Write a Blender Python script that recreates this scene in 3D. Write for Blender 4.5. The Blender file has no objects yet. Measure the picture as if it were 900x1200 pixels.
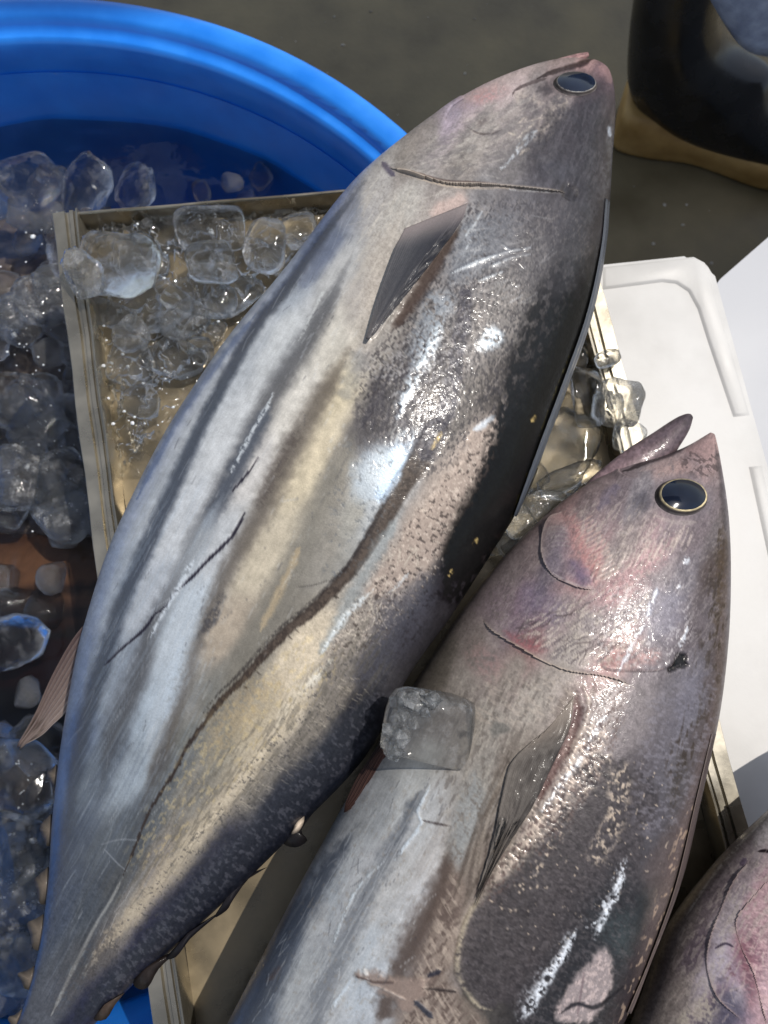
import bpy, bmesh, math, random
import numpy as np
from mathutils import Vector, Matrix

random.seed(7)
np.random.seed(7)
SC = bpy.context.scene
COL = SC.collection

# ------------------------------------------------------------------ camera, light, exposure
H, TILT, F = 0.60, math.radians(12.0), 900.0          # camera height over the tray floor; focal length for a 900x1200 picture
cam_d = bpy.data.cameras.new("camera")
cam_d.sensor_width, cam_d.lens, cam_d.clip_start, cam_d.clip_end = 36, 27, 0.01, 200
cam_d.dof.use_dof, cam_d.dof.focus_distance, cam_d.dof.aperture_fstop = True, 0.50, 9
cam = bpy.data.objects.new("camera", cam_d)
cam.location, cam.rotation_euler = (0, 0, H), (TILT, 0, 0)
COL.objects.link(cam)
SC.camera = cam

SUN = Vector((0.42, 0.24, 0.88)).normalized()
world = bpy.data.worlds.new("World")
SC.world = world
world.use_nodes = True
wn = world.node_tree
sky = wn.nodes.new("ShaderNodeTexSky")
sky.sky_type, sky.sun_disc = 'NISHITA', False
sky.sun_elevation, sky.sun_rotation = math.asin(SUN.z), math.atan2(SUN.x, SUN.y)
bg = wn.nodes["Background"]
hs = wn.nodes.new("ShaderNodeHueSaturation")          # a hazy, whitish sky
hs.inputs["Saturation"].default_value = .6
wn.links.new(sky.outputs[0], hs.inputs["Color"])
wn.links.new(hs.outputs[0], bg.inputs[0])
bg.inputs[1].default_value = 0.14
sun_d = bpy.data.lights.new("sun", 'SUN')
sun_d.energy, sun_d.angle, sun_d.color = 3.7, math.radians(0.5), (1.0, 0.945, 0.87)
sun = bpy.data.objects.new("sun", sun_d)
sun.rotation_euler = SUN.to_track_quat('Z', 'Y').to_euler()
sun.location = SUN * 4
COL.objects.link(sun)
SC.view_settings.view_transform = 'Standard'
SC.view_settings.look = 'None'
SC.view_settings.exposure = 0.0
SC.view_settings.gamma = 1.0
SC.view_settings.use_curve_mapping = False
SC.cycles.caustics_reflective = False
SC.cycles.caustics_refractive = False
SC.cycles.sample_clamp_indirect = 6.0
SC.cycles.transparent_max_bounces = 24

# ------------------------------------------------------------------ small helpers
CT, ST = math.cos(TILT), math.sin(TILT)


def at(p, z):
    """world points at height z under the measured picture points p"""
    p = np.asarray(p, float)
    x, y = (p[..., 0] - 450) / F, -(p[..., 1] - 600) / F
    Y, Z = CT * y + ST, ST * y - CT
    k = (z - H) / Z
    return np.stack([x * k, Y * k, np.broadcast_to(z, x.shape) + 0 * x], -1)


def to_px(V):
    X, Y, Z = V[..., 0], V[..., 1], V[..., 2] - H
    yc, zc = CT * Y + ST * Z, -ST * Y + CT * Z
    return np.stack([450 + F * X / -zc, 600 - F * yc / -zc], -1)


def sstep(a, b, x):
    t = np.clip((x - a) / (b - a), 0, 1)
    return t * t * (3 - 2 * t)


_T = np.random.RandomState(3).rand(8, 256, 256).astype(np.float32)


def noise2(x, y, seed=0):
    t = _T[seed % 8]
    x = x + seed * 17.3
    y = y + seed * 9.7
    xi, yi = np.floor(x).astype(int), np.floor(y).astype(int)
    fx, fy = x - xi, y - yi
    fx, fy = fx * fx * (3 - 2 * fx), fy * fy * (3 - 2 * fy)
    a, b = t[xi & 255, yi & 255], t[(xi + 1) & 255, yi & 255]
    c, d = t[xi & 255, (yi + 1) & 255], t[(xi + 1) & 255, (yi + 1) & 255]
    return (a + (b - a) * fx) * (1 - fy) + (c + (d - c) * fx) * fy


def fbm(x, y, s, oct=3, seed=0):
    v, a, n = 0, .5, 0
    for k in range(oct):
        v = v + a * noise2(x / s, y / s, seed + k)
        n += a
        a *= .5
        s *= .5
    return v / n


_T3 = np.random.RandomState(5).rand(32, 32, 32)


def noise3(p):
    i = np.floor(p).astype(int)
    f = p - i
    f = f * f * (3 - 2 * f)
    i &= 31
    j = (i + 1) & 31
    r = 0
    for dx in (0, 1):
        for dy in (0, 1):
            for dz in (0, 1):
                w = (f[:, 0] if dx else 1 - f[:, 0]) * (f[:, 1] if dy else 1 - f[:, 1]) * (f[:, 2] if dz else 1 - f[:, 2])
                r = r + w * _T3[(j if dx else i)[:, 0], (j if dy else i)[:, 1], (j if dz else i)[:, 2]]
    return r


def pchip(xs, ys, x):
    xs, ys = np.asarray(xs, float), np.asarray(ys, float)
    h, d = np.diff(xs), np.diff(ys) / np.diff(xs)
    m = np.zeros_like(ys)
    m[0], m[-1] = d[0], d[-1]
    for i in range(1, len(xs) - 1):
        if d[i - 1] * d[i] > 0:
            w1, w2 = 2 * h[i] + h[i - 1], h[i] + 2 * h[i - 1]
            m[i] = (w1 + w2) / (w1 / d[i - 1] + w2 / d[i])
    k = np.clip(np.searchsorted(xs, x) - 1, 0, len(xs) - 2)
    t = (x - xs[k]) / h[k]
    return ((2 * t**3 - 3 * t**2 + 1) * ys[k] + (t**3 - 2 * t**2 + t) * h[k] * m[k]
            + (-2 * t**3 + 3 * t**2) * ys[k + 1] + (t**3 - t**2) * h[k] * m[k + 1])


def spline(pts, n=5):
    P = np.asarray(pts, float)
    if len(P) < 3:
        return P
    Q = np.vstack([2 * P[0] - P[1], P, 2 * P[-1] - P[-2]])
    out = []
    for i in range(1, len(Q) - 2):
        for t in np.linspace(0, 1, n, endpoint=False):
            a, b, c, d = Q[i - 1], Q[i], Q[i + 1], Q[i + 2]
            out.append(.5 * (2 * b + (c - a) * t + (2 * a - 5 * b + 4 * c - d) * t**2 + (3 * b - a - 3 * c + d) * t**3))
    out.append(P[-1])
    return np.array(out)


def lin(c):
    c = np.asarray(c, float) / 255
    return np.where(c <= .04045, c / 12.92, ((c + .055) / 1.055) ** 2.4)


def tag(o, label=None, cat=None, group=None, kind=None):
    for k, v in (("label", label), ("category", cat), ("group", group), ("kind", kind)):
        if v:
            o[k] = v
    return o


def empty(name, loc, label, cat, group=None):
    o = bpy.data.objects.new(name, None)
    o.empty_display_size = .03
    o.location = loc
    COL.objects.link(o)
    return tag(o, label, cat, group)


def link(name, me, mat, parent=None, smooth=True):
    o = bpy.data.objects.new(name, me)
    if mat:
        me.materials.append(mat)
    if smooth:
        me.polygons.foreach_set("use_smooth", np.ones(len(me.polygons), bool))
    COL.objects.link(o)
    if parent:
        o.parent = parent
        o.matrix_parent_inverse = Matrix.Translation(-Vector(parent_loc(parent)))
    return o


def parent_loc(p):
    return Vector(p.location) if p.parent is None else Vector((0, 0, 0))


def mesh(name, V, faces, mat, parent=None, smooth=True):
    me = bpy.data.meshes.new(name)
    me.from_pydata([tuple(v) for v in V], [], [tuple(int(i) for i in f) for f in faces])
    me.update()
    return link(name, me, mat, parent, smooth)


def bm_obj(name, bm, mat, parent=None, smooth=True):
    bmesh.ops.recalc_face_normals(bm, faces=bm.faces)
    me = bpy.data.meshes.new(name)
    bm.to_mesh(me)
    bm.free()
    return link(name, me, mat, parent, smooth)


def set_auto(o, ang=35):
    me = o.data
    bm = bmesh.new()
    bm.from_mesh(me)
    for e in bm.edges:
        if len(e.link_faces) == 2:
            e.smooth = e.calc_face_angle(0) < math.radians(ang)
    bm.to_mesh(me)
    bm.free()
    return o


def quads(nu, nv, wrap=False):
    i, j = np.meshgrid(np.arange(nu - 1), np.arange(nv if wrap else nv - 1), indexing='ij')
    k = (j + 1) % nv
    return np.stack([i * nv + j, i * nv + k, (i + 1) * nv + k, (i + 1) * nv + j], -1).reshape(-1, 4)


def grid_mesh(name, V, Q, attrs):
    me = bpy.data.meshes.new(name)
    me.vertices.add(len(V))
    me.vertices.foreach_set("co", V.astype(np.float32).ravel())
    me.loops.add(Q.size)
    me.loops.foreach_set("vertex_index", Q.astype(np.int32).ravel())
    me.polygons.add(len(Q))
    me.polygons.foreach_set("loop_start", (np.arange(len(Q)) * 4).astype(np.int32))
    me.update(calc_edges=True)
    for k, a in attrs.items():
        if a.ndim == 2:
            at_ = me.attributes.new(k, 'FLOAT_COLOR', 'POINT')
            at_.data.foreach_set("color", np.c_[a, np.ones(len(a))].astype(np.float32).ravel())
        else:
            at_ = me.attributes.new(k, 'FLOAT', 'POINT')
            at_.data.foreach_set("value", a.astype(np.float32))
    return me


# ------------------------------------------------------------------ materials
def nodes(name):
    m = bpy.data.materials.new(name)
    m.use_nodes = True
    n = m.node_tree
    return m, n, n.nodes["Principled BSDF"], lambda a, b: n.links.new(a, b)


def add(n, t, **kw):
    x = n.nodes.new(t)
    for k, v in kw.items():
        if k in x.inputs:
            x.inputs[k].default_value = v
        else:
            setattr(x, k, v)
    return x


def plain(name, c1, c2=None, scale=20, rough=.5, rough2=None, metal=0, bump=0, bscale=200, coat=0, detail=6, stretch=None, lo=.35, hi=.65, spec=.5):
    m, n, b, L = nodes(name)
    tc = add(n, "ShaderNodeTexCoord")
    src = tc.outputs["Object"]
    if stretch:
        mp = add(n, "ShaderNodeMapping")
        mp.inputs["Scale"].default_value = stretch
        L(src, mp.inputs[0])
        src = mp.outputs[0]
    tx = add(n, "ShaderNodeTexNoise", Scale=scale, Detail=detail)
    L(src, tx.inputs["Vector"])
    mr = add(n, "ShaderNodeMapRange")
    mr.inputs[1].default_value, mr.inputs[2].default_value = lo, hi
    L(tx.outputs[0], mr.inputs[0])
    mx = add(n, "ShaderNodeMix", data_type='RGBA')
    mx.inputs[6].default_value = (*c1, 1)
    mx.inputs[7].default_value = (*(c1 if c2 is None else c2), 1)
    L(mr.outputs[0], mx.inputs[0])
    L(mx.outputs[2], b.inputs["Base Color"])
    if rough2 is not None:
        rr = add(n, "ShaderNodeMapRange")
        rr.inputs[1].default_value, rr.inputs[2].default_value = lo, hi
        rr.inputs[3].default_value, rr.inputs[4].default_value = rough, rough2
        L(tx.outputs[0], rr.inputs[0])
        L(rr.outputs[0], b.inputs["Roughness"])
    else:
        b.inputs["Roughness"].default_value = rough
    b.inputs["Metallic"].default_value = metal
    b.inputs["Coat Weight"].default_value = coat
    b.inputs["Coat Roughness"].default_value = .12
    b.inputs["Specular IOR Level"].default_value = spec
    if bump:
        t2 = add(n, "ShaderNodeTexNoise", Scale=bscale, Detail=4.0)
        L(tc.outputs["Object"], t2.inputs["Vector"])
        bp = add(n, "ShaderNodeBump", Strength=bump, Distance=.002)
        L(t2.outputs[0], bp.inputs["Height"])
        L(bp.outputs[0], b.inputs["Normal"])
    return m


def skin_material(name):
    m, n, b, L = nodes(name)
    a = add(n, "ShaderNodeAttribute", attribute_name="col")
    me = add(n, "ShaderNodeAttribute", attribute_name="silver")
    sc = add(n, "ShaderNodeAttribute", attribute_name="scaly")
    tc = add(n, "ShaderNodeTexCoord")
    t1 = add(n, "ShaderNodeTexNoise", Scale=900.0, Detail=3.0, Roughness=.7)
    L(tc.outputs["Object"], t1.inputs["Vector"])
    mr = add(n, "ShaderNodeMapRange")
    for k, v in zip(range(1, 5), (.3, .7, .88, 1.10)):
        mr.inputs[k].default_value = v
    L(t1.outputs[0], mr.inputs[0])
    mul = add(n, "ShaderNodeMix", data_type='RGBA', blend_type='MULTIPLY')
    mul.inputs[0].default_value = 1
    L(a.outputs["Color"], mul.inputs[6])
    L(mr.outputs[0], mul.inputs[7])
    L(mul.outputs[2], b.inputs["Base Color"])
    # roughness: silver skin is smoother, dry scaly skin rougher
    rr = add(n, "ShaderNodeMapRange")
    rr.inputs[3].default_value, rr.inputs[4].default_value = .44, .30
    L(me.outputs["Fac"], rr.inputs[0])
    t3 = add(n, "ShaderNodeTexNoise", Scale=130.0, Detail=4.0)
    L(tc.outputs["Object"], t3.inputs["Vector"])
    ad = add(n, "ShaderNodeMath", operation='MULTIPLY_ADD')
    ad.inputs[1].default_value, ad.inputs[2].default_value = .35, -.17
    L(t3.outputs[0], ad.inputs[0])
    ad2 = add(n, "ShaderNodeMath", operation='ADD')
    L(rr.outputs[0], ad2.inputs[0])
    L(ad.outputs[0], ad2.inputs[1])
    L(ad2.outputs[0], b.inputs["Roughness"])
    mt = add(n, "ShaderNodeMath", operation='MULTIPLY')
    mt.inputs[1].default_value = .30
    L(me.outputs["Fac"], mt.inputs[0])
    L(mt.outputs[0], b.inputs["Metallic"])
    cw = add(n, "ShaderNodeMath", operation='MULTIPLY_ADD')
    cw.inputs[1].default_value, cw.inputs[2].default_value = .35, .15
    L(me.outputs["Fac"], cw.inputs[0])
    L(cw.outputs[0], b.inputs["Coat Weight"])
    b.inputs["Coat Roughness"].default_value = .12
    sw = add(n, "ShaderNodeMath", operation='MULTIPLY_ADD')
    sw.inputs[1].default_value, sw.inputs[2].default_value = .30, .12
    L(me.outputs["Fac"], sw.inputs[0])
    L(sw.outputs[0], b.inputs["Specular IOR Level"])
    # relief: pores and scales
    vo = add(n, "ShaderNodeTexVoronoi", Scale=430.0)
    L(tc.outputs["Object"], vo.inputs["Vector"])
    vm = add(n, "ShaderNodeMath", operation='MULTIPLY')
    vm.use_clamp = False
    L(vo.outputs["Distance"], vm.inputs[0])
    L(sc.outputs["Fac"], vm.inputs[1])
    sm = add(n, "ShaderNodeMath", operation='MULTIPLY_ADD')
    sm.inputs[1].default_value = .5
    L(t1.outputs[0], sm.inputs[0])
    L(vm.outputs[0], sm.inputs[2])
    bp = add(n, "ShaderNodeBump", Strength=.22, Distance=.0010)
    L(sm.outputs[0], bp.inputs["Height"])
    L(bp.outputs[0], b.inputs["Normal"])
    t4 = add(n, "ShaderNodeTexNoise", Scale=150.0, Detail=3.0, Roughness=.65, Distortion=.8)
    L(tc.outputs["Object"], t4.inputs["Vector"])
    bp2 = add(n, "ShaderNodeBump", Strength=.24, Distance=.0022)
    L(t4.outputs[0], bp2.inputs["Height"])
    L(bp2.outputs[0], b.inputs["Coat Normal"])
    return m


def ice_material(name, tint, clear=.5, frost=.05, bscale=60, bstr=.2, white=.0):
    """clear ice: glass that also lets light straight through, with frosted veins and a few white flaws"""
    m, n, b, L = nodes(name)
    n.nodes.remove(b)
    out = n.nodes["Material Output"]
    tc = add(n, "ShaderNodeTexCoord")
    t = add(n, "ShaderNodeTexNoise", Scale=bscale, Detail=3.0, Roughness=.5)
    L(tc.outputs["Object"], t.inputs["Vector"])
    bp = add(n, "ShaderNodeBump", Strength=bstr, Distance=.004)
    L(t.outputs[0], bp.inputs["Height"])
    tr = add(n, "ShaderNodeBsdfTransparent")
    tr.inputs[0].default_value = (*tint, 1)
    gs = add(n, "ShaderNodeBsdfGlass", IOR=1.31, Roughness=.02)
    gs.inputs[0].default_value = (*tint, 1)
    L(bp.outputs[0], gs.inputs["Normal"])
    m1 = add(n, "ShaderNodeMixShader")
    m1.inputs[0].default_value = 1 - clear
    L(tr.outputs[0], m1.inputs[1])
    L(gs.outputs[0], m1.inputs[2])
    df = add(n, "ShaderNodeBsdfTranslucent")
    df.inputs[0].default_value = (.86, .87, .88, 1)
    d2 = add(n, "ShaderNodeBsdfDiffuse")
    d2.inputs[0].default_value = (.86, .87, .88, 1)
    L(bp.outputs[0], d2.inputs["Normal"])
    md = add(n, "ShaderNodeMixShader")
    L(df.outputs[0], md.inputs[1])
    L(d2.outputs[0], md.inputs[2])
    t2 = add(n, "ShaderNodeTexNoise", Scale=bscale * .7, Detail=7.0, Roughness=.75)
    L(tc.outputs["Object"], t2.inputs["Vector"])
    mr = add(n, "ShaderNodeMapRange")
    for k, v in zip(range(1, 5), (.50, .78, white, min(.9, frost * 8))):
        mr.inputs[k].default_value = v
    L(t2.outputs[0], mr.inputs[0])
    m2 = add(n, "ShaderNodeMixShader")
    L(mr.outputs[0], m2.inputs[0])
    L(m1.outputs[0], m2.inputs[1])
    L(md.outputs[0], m2.inputs[2])
    gl = add(n, "ShaderNodeBsdfGlossy", Roughness=.06)
    L(bp.outputs[0], gl.inputs["Normal"])
    fr = add(n, "ShaderNodeFresnel", IOR=1.31)
    L(bp.outputs[0], fr.inputs["Normal"])
    fm = add(n, "ShaderNodeMath", operation='MULTIPLY')
    fm.inputs[1].default_value = clear * 1.3
    L(fr.outputs[0], fm.inputs[0])
    m3 = add(n, "ShaderNodeMixShader")
    L(fm.outputs[0], m3.inputs[0])
    L(m2.outputs[0], m3.inputs[1])
    L(gl.outputs[0], m3.inputs[2])
    L(m3.outputs[0], out.inputs[0])
    return m


M = {}
M['floor'] = plain("wet concrete", lin((96, 86, 62)), lin((134, 122, 92)), 9, .36, .65, bump=.2, bscale=160, lo=.3, hi=.7)
M['tub'] = plain("blue polyethylene", (.010, .19, .72), (.016, .23, .80), 30, .30, .42, bump=.06, bscale=60, coat=.1)
M['steel'] = plain("dull steel", lin((146, 140, 126)), lin((166, 160, 146)), 35, .22, .36, metal=.85, bump=.03, bscale=200)
M['steel_floor'] = plain("stained steel floor", lin((112, 101, 80)), lin((148, 134, 108)), 30, .2, .45, metal=.45, bump=.14, bscale=90)
M['white'] = plain("white cooler plastic", (.50, .49, .47), (.575, .565, .545), 22, .42, .55, bump=.05, bscale=250)
M['white2'] = plain("grey white plastic", (.42, .43, .455), (.45, .46, .485), 10, .5, .6)
M['boot'] = plain("black rubber", (.008, .008, .009), (.018, .018, .019), 30, .16, .34, bump=.1, bscale=60)
M['sole'] = plain("tan rubber", lin((168, 130, 72)), lin((196, 158, 96)), 30, .5, .65, bump=.15, bscale=120)
M['cloth'] = plain("blue grey cloth", lin((128, 137, 158)), lin((158, 167, 186)), 60, .85, bump=.5, bscale=400)
M['skin'] = skin_material("tuna skin")
M['ice'] = ice_material("clear ice", (.985, .99, .99), .5, .035, 70, .12)
M['frost'] = ice_material("frosted ice", (.98, .985, .985), .55, .085, 110, .35, .05)
M['cubeice'] = ice_material("cloudy ice", (.99, .99, .985), .60, .05, 90, .25, .06)
M['water'] = ice_material("melt water", (.985, .99, .99), .6, 0.0, 60, .1)
M['tubwater'] = ice_material("tub water", (.66, .64, .63), .78, 0.0, 28, .3)
M['frost2'] = plain("white ice crumbs", (.62, .65, .68), (.8, .82, .84), 400, .08, coat=.5)
M['grit'] = plain("pale grit", lin((120, 112, 96)), lin((190, 184, 170)), 90, .6)
M['slush'] = plain("dirty slush", lin((104, 93, 86)), lin((158, 148, 140)), 60, .3, .5, bump=.6, bscale=180)
M['pupil'] = plain("fish pupil", (.003, .005, .012), (.006, .011, .026), 60, .10, spec=.3, coat=.15)
M['iris'] = plain("fish iris", lin((70, 60, 46)), lin((214, 202, 176)), 260, .25, metal=.5, coat=.6)


# ------------------------------------------------------------------ ground
def sheet(name, pts, z, mat, kind):
    o = mesh(name, [(x, y, z) for x, y in pts], [range(len(pts))], mat, None, False)
    tag(o, kind=kind)
    return o


FLOOR_Z = -.36
fl = sheet("floor", [(-30, -30), (30, -30), (30, 30), (-30, 30)], FLOOR_Z, M['floor'], 'structure')


# unseen slab added to shade the wet floor behind, edge clear of tub and fish
RH = 2.3
re_y = .53 + (RH - FLOOR_Z) * SUN.y / SUN.z
bmr = bmesh.new()
ret = bmesh.ops.create_cube(bmr, size=1)
for v in ret['verts']:
    v.co = Vector((.4 + v.co.x * 3.0, re_y + .5 + v.co.y * 1.0, RH + .02 + v.co.z * .04))
tag(bm_obj("added_shade_slab", bmr, M['white2'], None, False), kind='structure')


# ------------------------------------------------------------------ blue tub
def lathe(name, prof, c, mat, parent=None, n=160):
    prof = np.array(prof)
    th = np.linspace(0, 2 * math.pi, n, endpoint=False)
    V = np.stack([c[0] + prof[:, 0, None] * np.cos(th), c[1] + prof[:, 0, None] * np.sin(th),
                  np.repeat(prof[:, 1, None], n, 1)], -1).reshape(-1, 3)
    return set_auto(mesh(name, V, quads(len(prof), n, True), mat, parent), 50)


TC, TR, RZ = (-.329, .150), .4870, -.014
tub = empty("tub", (TC[0], TC[1], FLOOR_Z), "big round blue plastic tub holding ice water and ice", "tub")
rim = [(TR - .022, RZ - .052), (TR - .004, RZ - .046), (TR, RZ - .040), (TR + .001, RZ - .010), (TR - .001, RZ - .004), (TR - .005, RZ - .0005), (TR - .011, RZ + .0005),
       (TR - .021, RZ - .0005), (TR - .025, RZ - .003), (TR - .027, RZ - .008), (TR - .029, RZ - .011), (TR - .033, RZ - .0125), (TR - .036, RZ - .012),
       (TR - .038, RZ - .013), (TR - .041, RZ - .018), (TR - .043, RZ - .034), (TR - .0431, RZ - .05)]
lathe("rim", rim, TC, M['tub'], tub)
wall = [(TR - .0445, RZ - .0485), (TR - .052, RZ - .10), (TR - .080, RZ - .20), (TR - .098, RZ - .305), (TR - .118, RZ - .322), (.02, RZ - .324), (.0005, RZ - .324)]
outer = [(.0005, FLOOR_Z + .003), (TR - .10, FLOOR_Z + .003), (TR - .085, FLOOR_Z + .012), (TR - .05, RZ - .15), (TR - .024, RZ - .0535), (TR - .0415, RZ - .0515)]
lathe("body", outer[::1] + wall, TC, M['tub'], tub)


# ------------------------------------------------------------------ steel tray on the tub and the cooler
FZ = .022
A0 = at([(62, 250), (400, 222)], FZ)[:, :2]
bd = (A0[1] - A0[0]) / np.linalg.norm(A0[1] - A0[0])
Lp = at([(62, 250), (108, 680), (171, 1118)], FZ)[:, :2]
Rp = at([(702, 322), (752, 500), (878, 970)], FZ)[:, :2]


def fit(P):
    c = P.mean(0)
    v = np.linalg.svd(P - c)[2][0]
    return c, v * (-1 if v[1] > 0 else 1)


lc, lv = fit(Lp)
rc, rv = fit(Rp)


def meet(p, d, q, e):
    t = np.linalg.solve(np.array([d, -e]).T, q - p)
    return p + d * t[0]


TL = meet(A0[0], bd, lc, lv)
TRc = meet(A0[0], bd, rc, rv)
BL, BR = TL + lv * .66, None
BR = meet(BL, bd, rc, rv)
tray = empty("tray", ((TL[0] + BR[0]) / 2, (TL[1] + BR[1]) / 2, -.012), "stained steel tray with flanged side rails lying across the tub, under the tunas", "tray")


def rail(P0, P1, inward, prof):
    n = 24
    P0, P1 = np.array(P0), np.array(P1)
    V = []
    for k in range(n):
        p = P0 + (P1 - P0) * k / (n - 1)
        for (d, z) in prof:
            q = p + inward * d
            w = .0006 * math.sin(k * 1.7 + d * 90)
            V.append((q[0] + w, q[1], z + .0004 * math.sin(k * 1.1)))
    m_ = len(prof)
    f = list(quads(n, m_, True)) + [list(range(m_))[::-1], [(n - 1) * m_ + i for i in range(m_)]]
    return V, f


prof = [(0, -.010), (0, FZ - .002), (.001, FZ), (.0105, FZ), (.0115, FZ - .0025), (.0135, FZ - .0025), (.0145, FZ), (.0175, FZ), (.0182, FZ - .002),
        (.0195, FZ - .002), (.0202, FZ + .0015), (.0215, FZ + .0018), (.0222, FZ), (.0225, -.003), (.0215, -.003), (.0195, FZ - .005), (.004, FZ - .005), (.002, -.010)]
nl = np.array([-lv[1], lv[0]])
nr = np.array([rv[1], -rv[0]])
for (a, b, nn) in ((TL, BL, nl), (TRc, BR, nr)):
    V, f = rail(a, b, nn, prof)
    set_auto(mesh("side_rail", V, f, M['steel'], tray), 30)
wprof = [(0, -.010), (0, FZ - .001), (.0006, FZ), (.0024, FZ), (.003, FZ - .001), (.003, -.010)]
dn = np.array([bd[1], -bd[0]])
for (a, b, nn, zz) in ((TL + bd * .0228, TRc - bd * .0228, dn, 0), (BL + bd * .0228, BR - bd * .0228, -dn, 0)):
    V, f = rail(a, b, nn, wprof)
    set_auto(mesh("end_wall", V, f, M['steel'], tray), 30)
q = [TL + nl * .0224 + dn * .002, TRc + nr * .0224 + dn * .002, BR + nr * .0224 - dn * .002, BL + nl * .0224 - dn * .002]
V = [(p[0], p[1], 0) for p in q] + [(p[0], p[1], -.004) for p in q]
mesh("tray_floor", V, [(3, 2, 1, 0), (4, 5, 6, 7), (0, 1, 5, 4), (1, 2, 6, 5), (2, 3, 7, 6), (3, 0, 4, 7)], M['steel_floor'], tray, False)


# ------------------------------------------------------------------ white coolers
def rounded(poly, r, n=8):
    out = []
    N = len(poly)
    for i in range(N):
        p, a, b = np.array(poly[i]), np.array(poly[i - 1]), np.array(poly[(i + 1) % N])
        ri = r[i] if hasattr(r, '__len__') else r
        if ri <= 0:
            out.append(p)
            continue
        u, v = (a - p) / np.linalg.norm(a - p), (b - p) / np.linalg.norm(b - p)
        s, e = p + u * ri, p + v * ri
        for t in np.linspace(0, 1, n):
            out.append((1 - t)**2 * s + 2 * t * (1 - t) * p + t * t * e)
    return np.array(out)


def inset(poly, d):
    P = np.asarray(poly)
    n = len(P)
    ar = .5 * sum(P[i][0] * P[(i + 1) % n][1] - P[(i + 1) % n][0] * P[i][1] for i in range(n))
    out = []
    for i in range(n):
        u, v = P[i] - P[i - 1], P[(i + 1) % n] - P[i]
        u, v = u / np.linalg.norm(u), v / np.linalg.norm(v)
        nu, nv = np.array([-u[1], u[0]]), np.array([-v[1], v[0]])
        m_ = nu + nv
        m_ = m_ / max(.5, m_ @ m_ / 2 * 1.0)
        out.append(P[i] + m_ * d * np.sign(ar))
    return np.array(out)


def ridge(name, poly, z0, z1, w, mat, parent):
    P0, P1, P2 = np.asarray(poly), inset(poly, w * .6), inset(poly, w)
    n = len(P0)
    V = [(*p, z0) for p in P0] + [(*p, z0 + (z1 - z0) * .75) for p in P1] + [(*p, z1) for p in P2]
    f = [(r * n + i, r * n + (i + 1) % n, (r + 1) * n + (i + 1) % n, (r + 1) * n + i) for r in (0, 1) for i in range(n)]
    f.append([2 * n + i for i in range(n)])
    bm = bmesh.new()
    vs = [bm.verts.new(v) for v in V]
    for q_ in f:
        bm.faces.new([vs[i] for i in q_])
    bmesh.ops.triangulate(bm, faces=[f_ for f_ in bm.faces if len(f_.verts) > 4], ngon_method='EAR_CLIP')
    return set_auto(bm_obj(name, bm, mat, parent), 75)


def slab(name, poly, z0, z1, mat, parent, bev=.003, inset_top=0.0, bottom_scale=1.0):
    bm = bmesh.new()
    poly = np.asarray(poly)
    c = poly.mean(0)
    lo = [bm.verts.new((*(c + (p - c) * bottom_scale), z0)) for p in poly]
    hi = [bm.verts.new((p[0], p[1], z1)) for p in poly]
    n = len(poly)
    bm.faces.new(lo[::-1])
    tf = bm.faces.new(hi)
    for i in range(n):
        bm.faces.new((lo[i], lo[(i + 1) % n], hi[(i + 1) % n], hi[i]))
    if bev:
        bmesh.ops.bevel(bm, geom=list(tf.edges), offset=bev, segments=3, profile=.5, affect='EDGES')
    return set_auto(bm_obj(name, bm, mat, parent), 50)


LZ = -.018
e0, e1 = at((700, 311), LZ)[:2], at((824, 298), LZ)[:2]
g0, g1 = at((837, 320), LZ)[:2], at((925, 640), LZ)[:2]
ev = (e1 - e0) / np.linalg.norm(e1 - e0)
gv = (g1 - g0) / np.linalg.norm(g1 - g0)
corner = meet(e0, ev, g0, gv)
poly = [corner - ev * .30, corner, corner + gv * .62, corner + gv * .62 - ev * .30]
cooler = empty("cooler", (*(corner - ev * .15 + gv * .3), FLOOR_Z), "white plastic cooler with a panelled lid, standing right of the tray", "cooler")
lid_poly = rounded(poly, [.01, .022, .03, .01])
slab("lid", lid_poly, LZ - .035, LZ, M['white'], cooler, .005)
inn = [p + (np.mean(poly, 0) - p) * .05 for p in np.array(poly)]
slab("body", rounded(inn, .03), FLOOR_Z + .004, LZ - .034, M['white'], cooler, 0)
# raised border strips of the lid (their inner edge shows as a line)


def strip(pts_px, z):
    P = at(np.array(pts_px, float), z)[:, :2]
    return P


bpx = [(706, 313), (813, 301), (826, 308), (834, 330), (879, 487), (859, 489), (829, 400), (817, 362), (806, 342), (792, 333), (776, 331), (706, 340)]
ridge("lid_border", strip(bpx, LZ), LZ - .0002, LZ + .0020, .0030, M['white'], cooler)
bpx2 = [(893, 545), (926, 690), (960, 860), (945, 865), (908, 690), (877, 547)]
ridge("lid_border", strip(bpx2, LZ), LZ - .0002, LZ + .0020, .0030, M['white'], cooler)

BZ = -.10
h0, h1 = at((836, 334), BZ)[:2], at((930, 252), BZ)[:2]
hv = (h1 - h0) / np.linalg.norm(h1 - h0)
k1 = at((905, 600), BZ)[:2]
kv = (k1 - h0) / np.linalg.norm(k1 - h0)
p2 = [h0, h0 + hv * .4, h0 + hv * .4 + kv * .5, h0 + kv * .5]
cool2 = empty("storage_box", (*np.mean(p2, 0), FLOOR_Z), "plain pale grey box standing lower beside the cooler at the picture's edge", "box")
slab("lid", rounded(p2, .012), BZ - .03, BZ, M['white2'], cool2, .005)
slab("body", rounded([p + (np.mean(p2, 0) - p) * .03 for p in np.array(p2)], .012), FLOOR_Z + .004, BZ - .029, M['white2'], cool2, 0)


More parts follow.
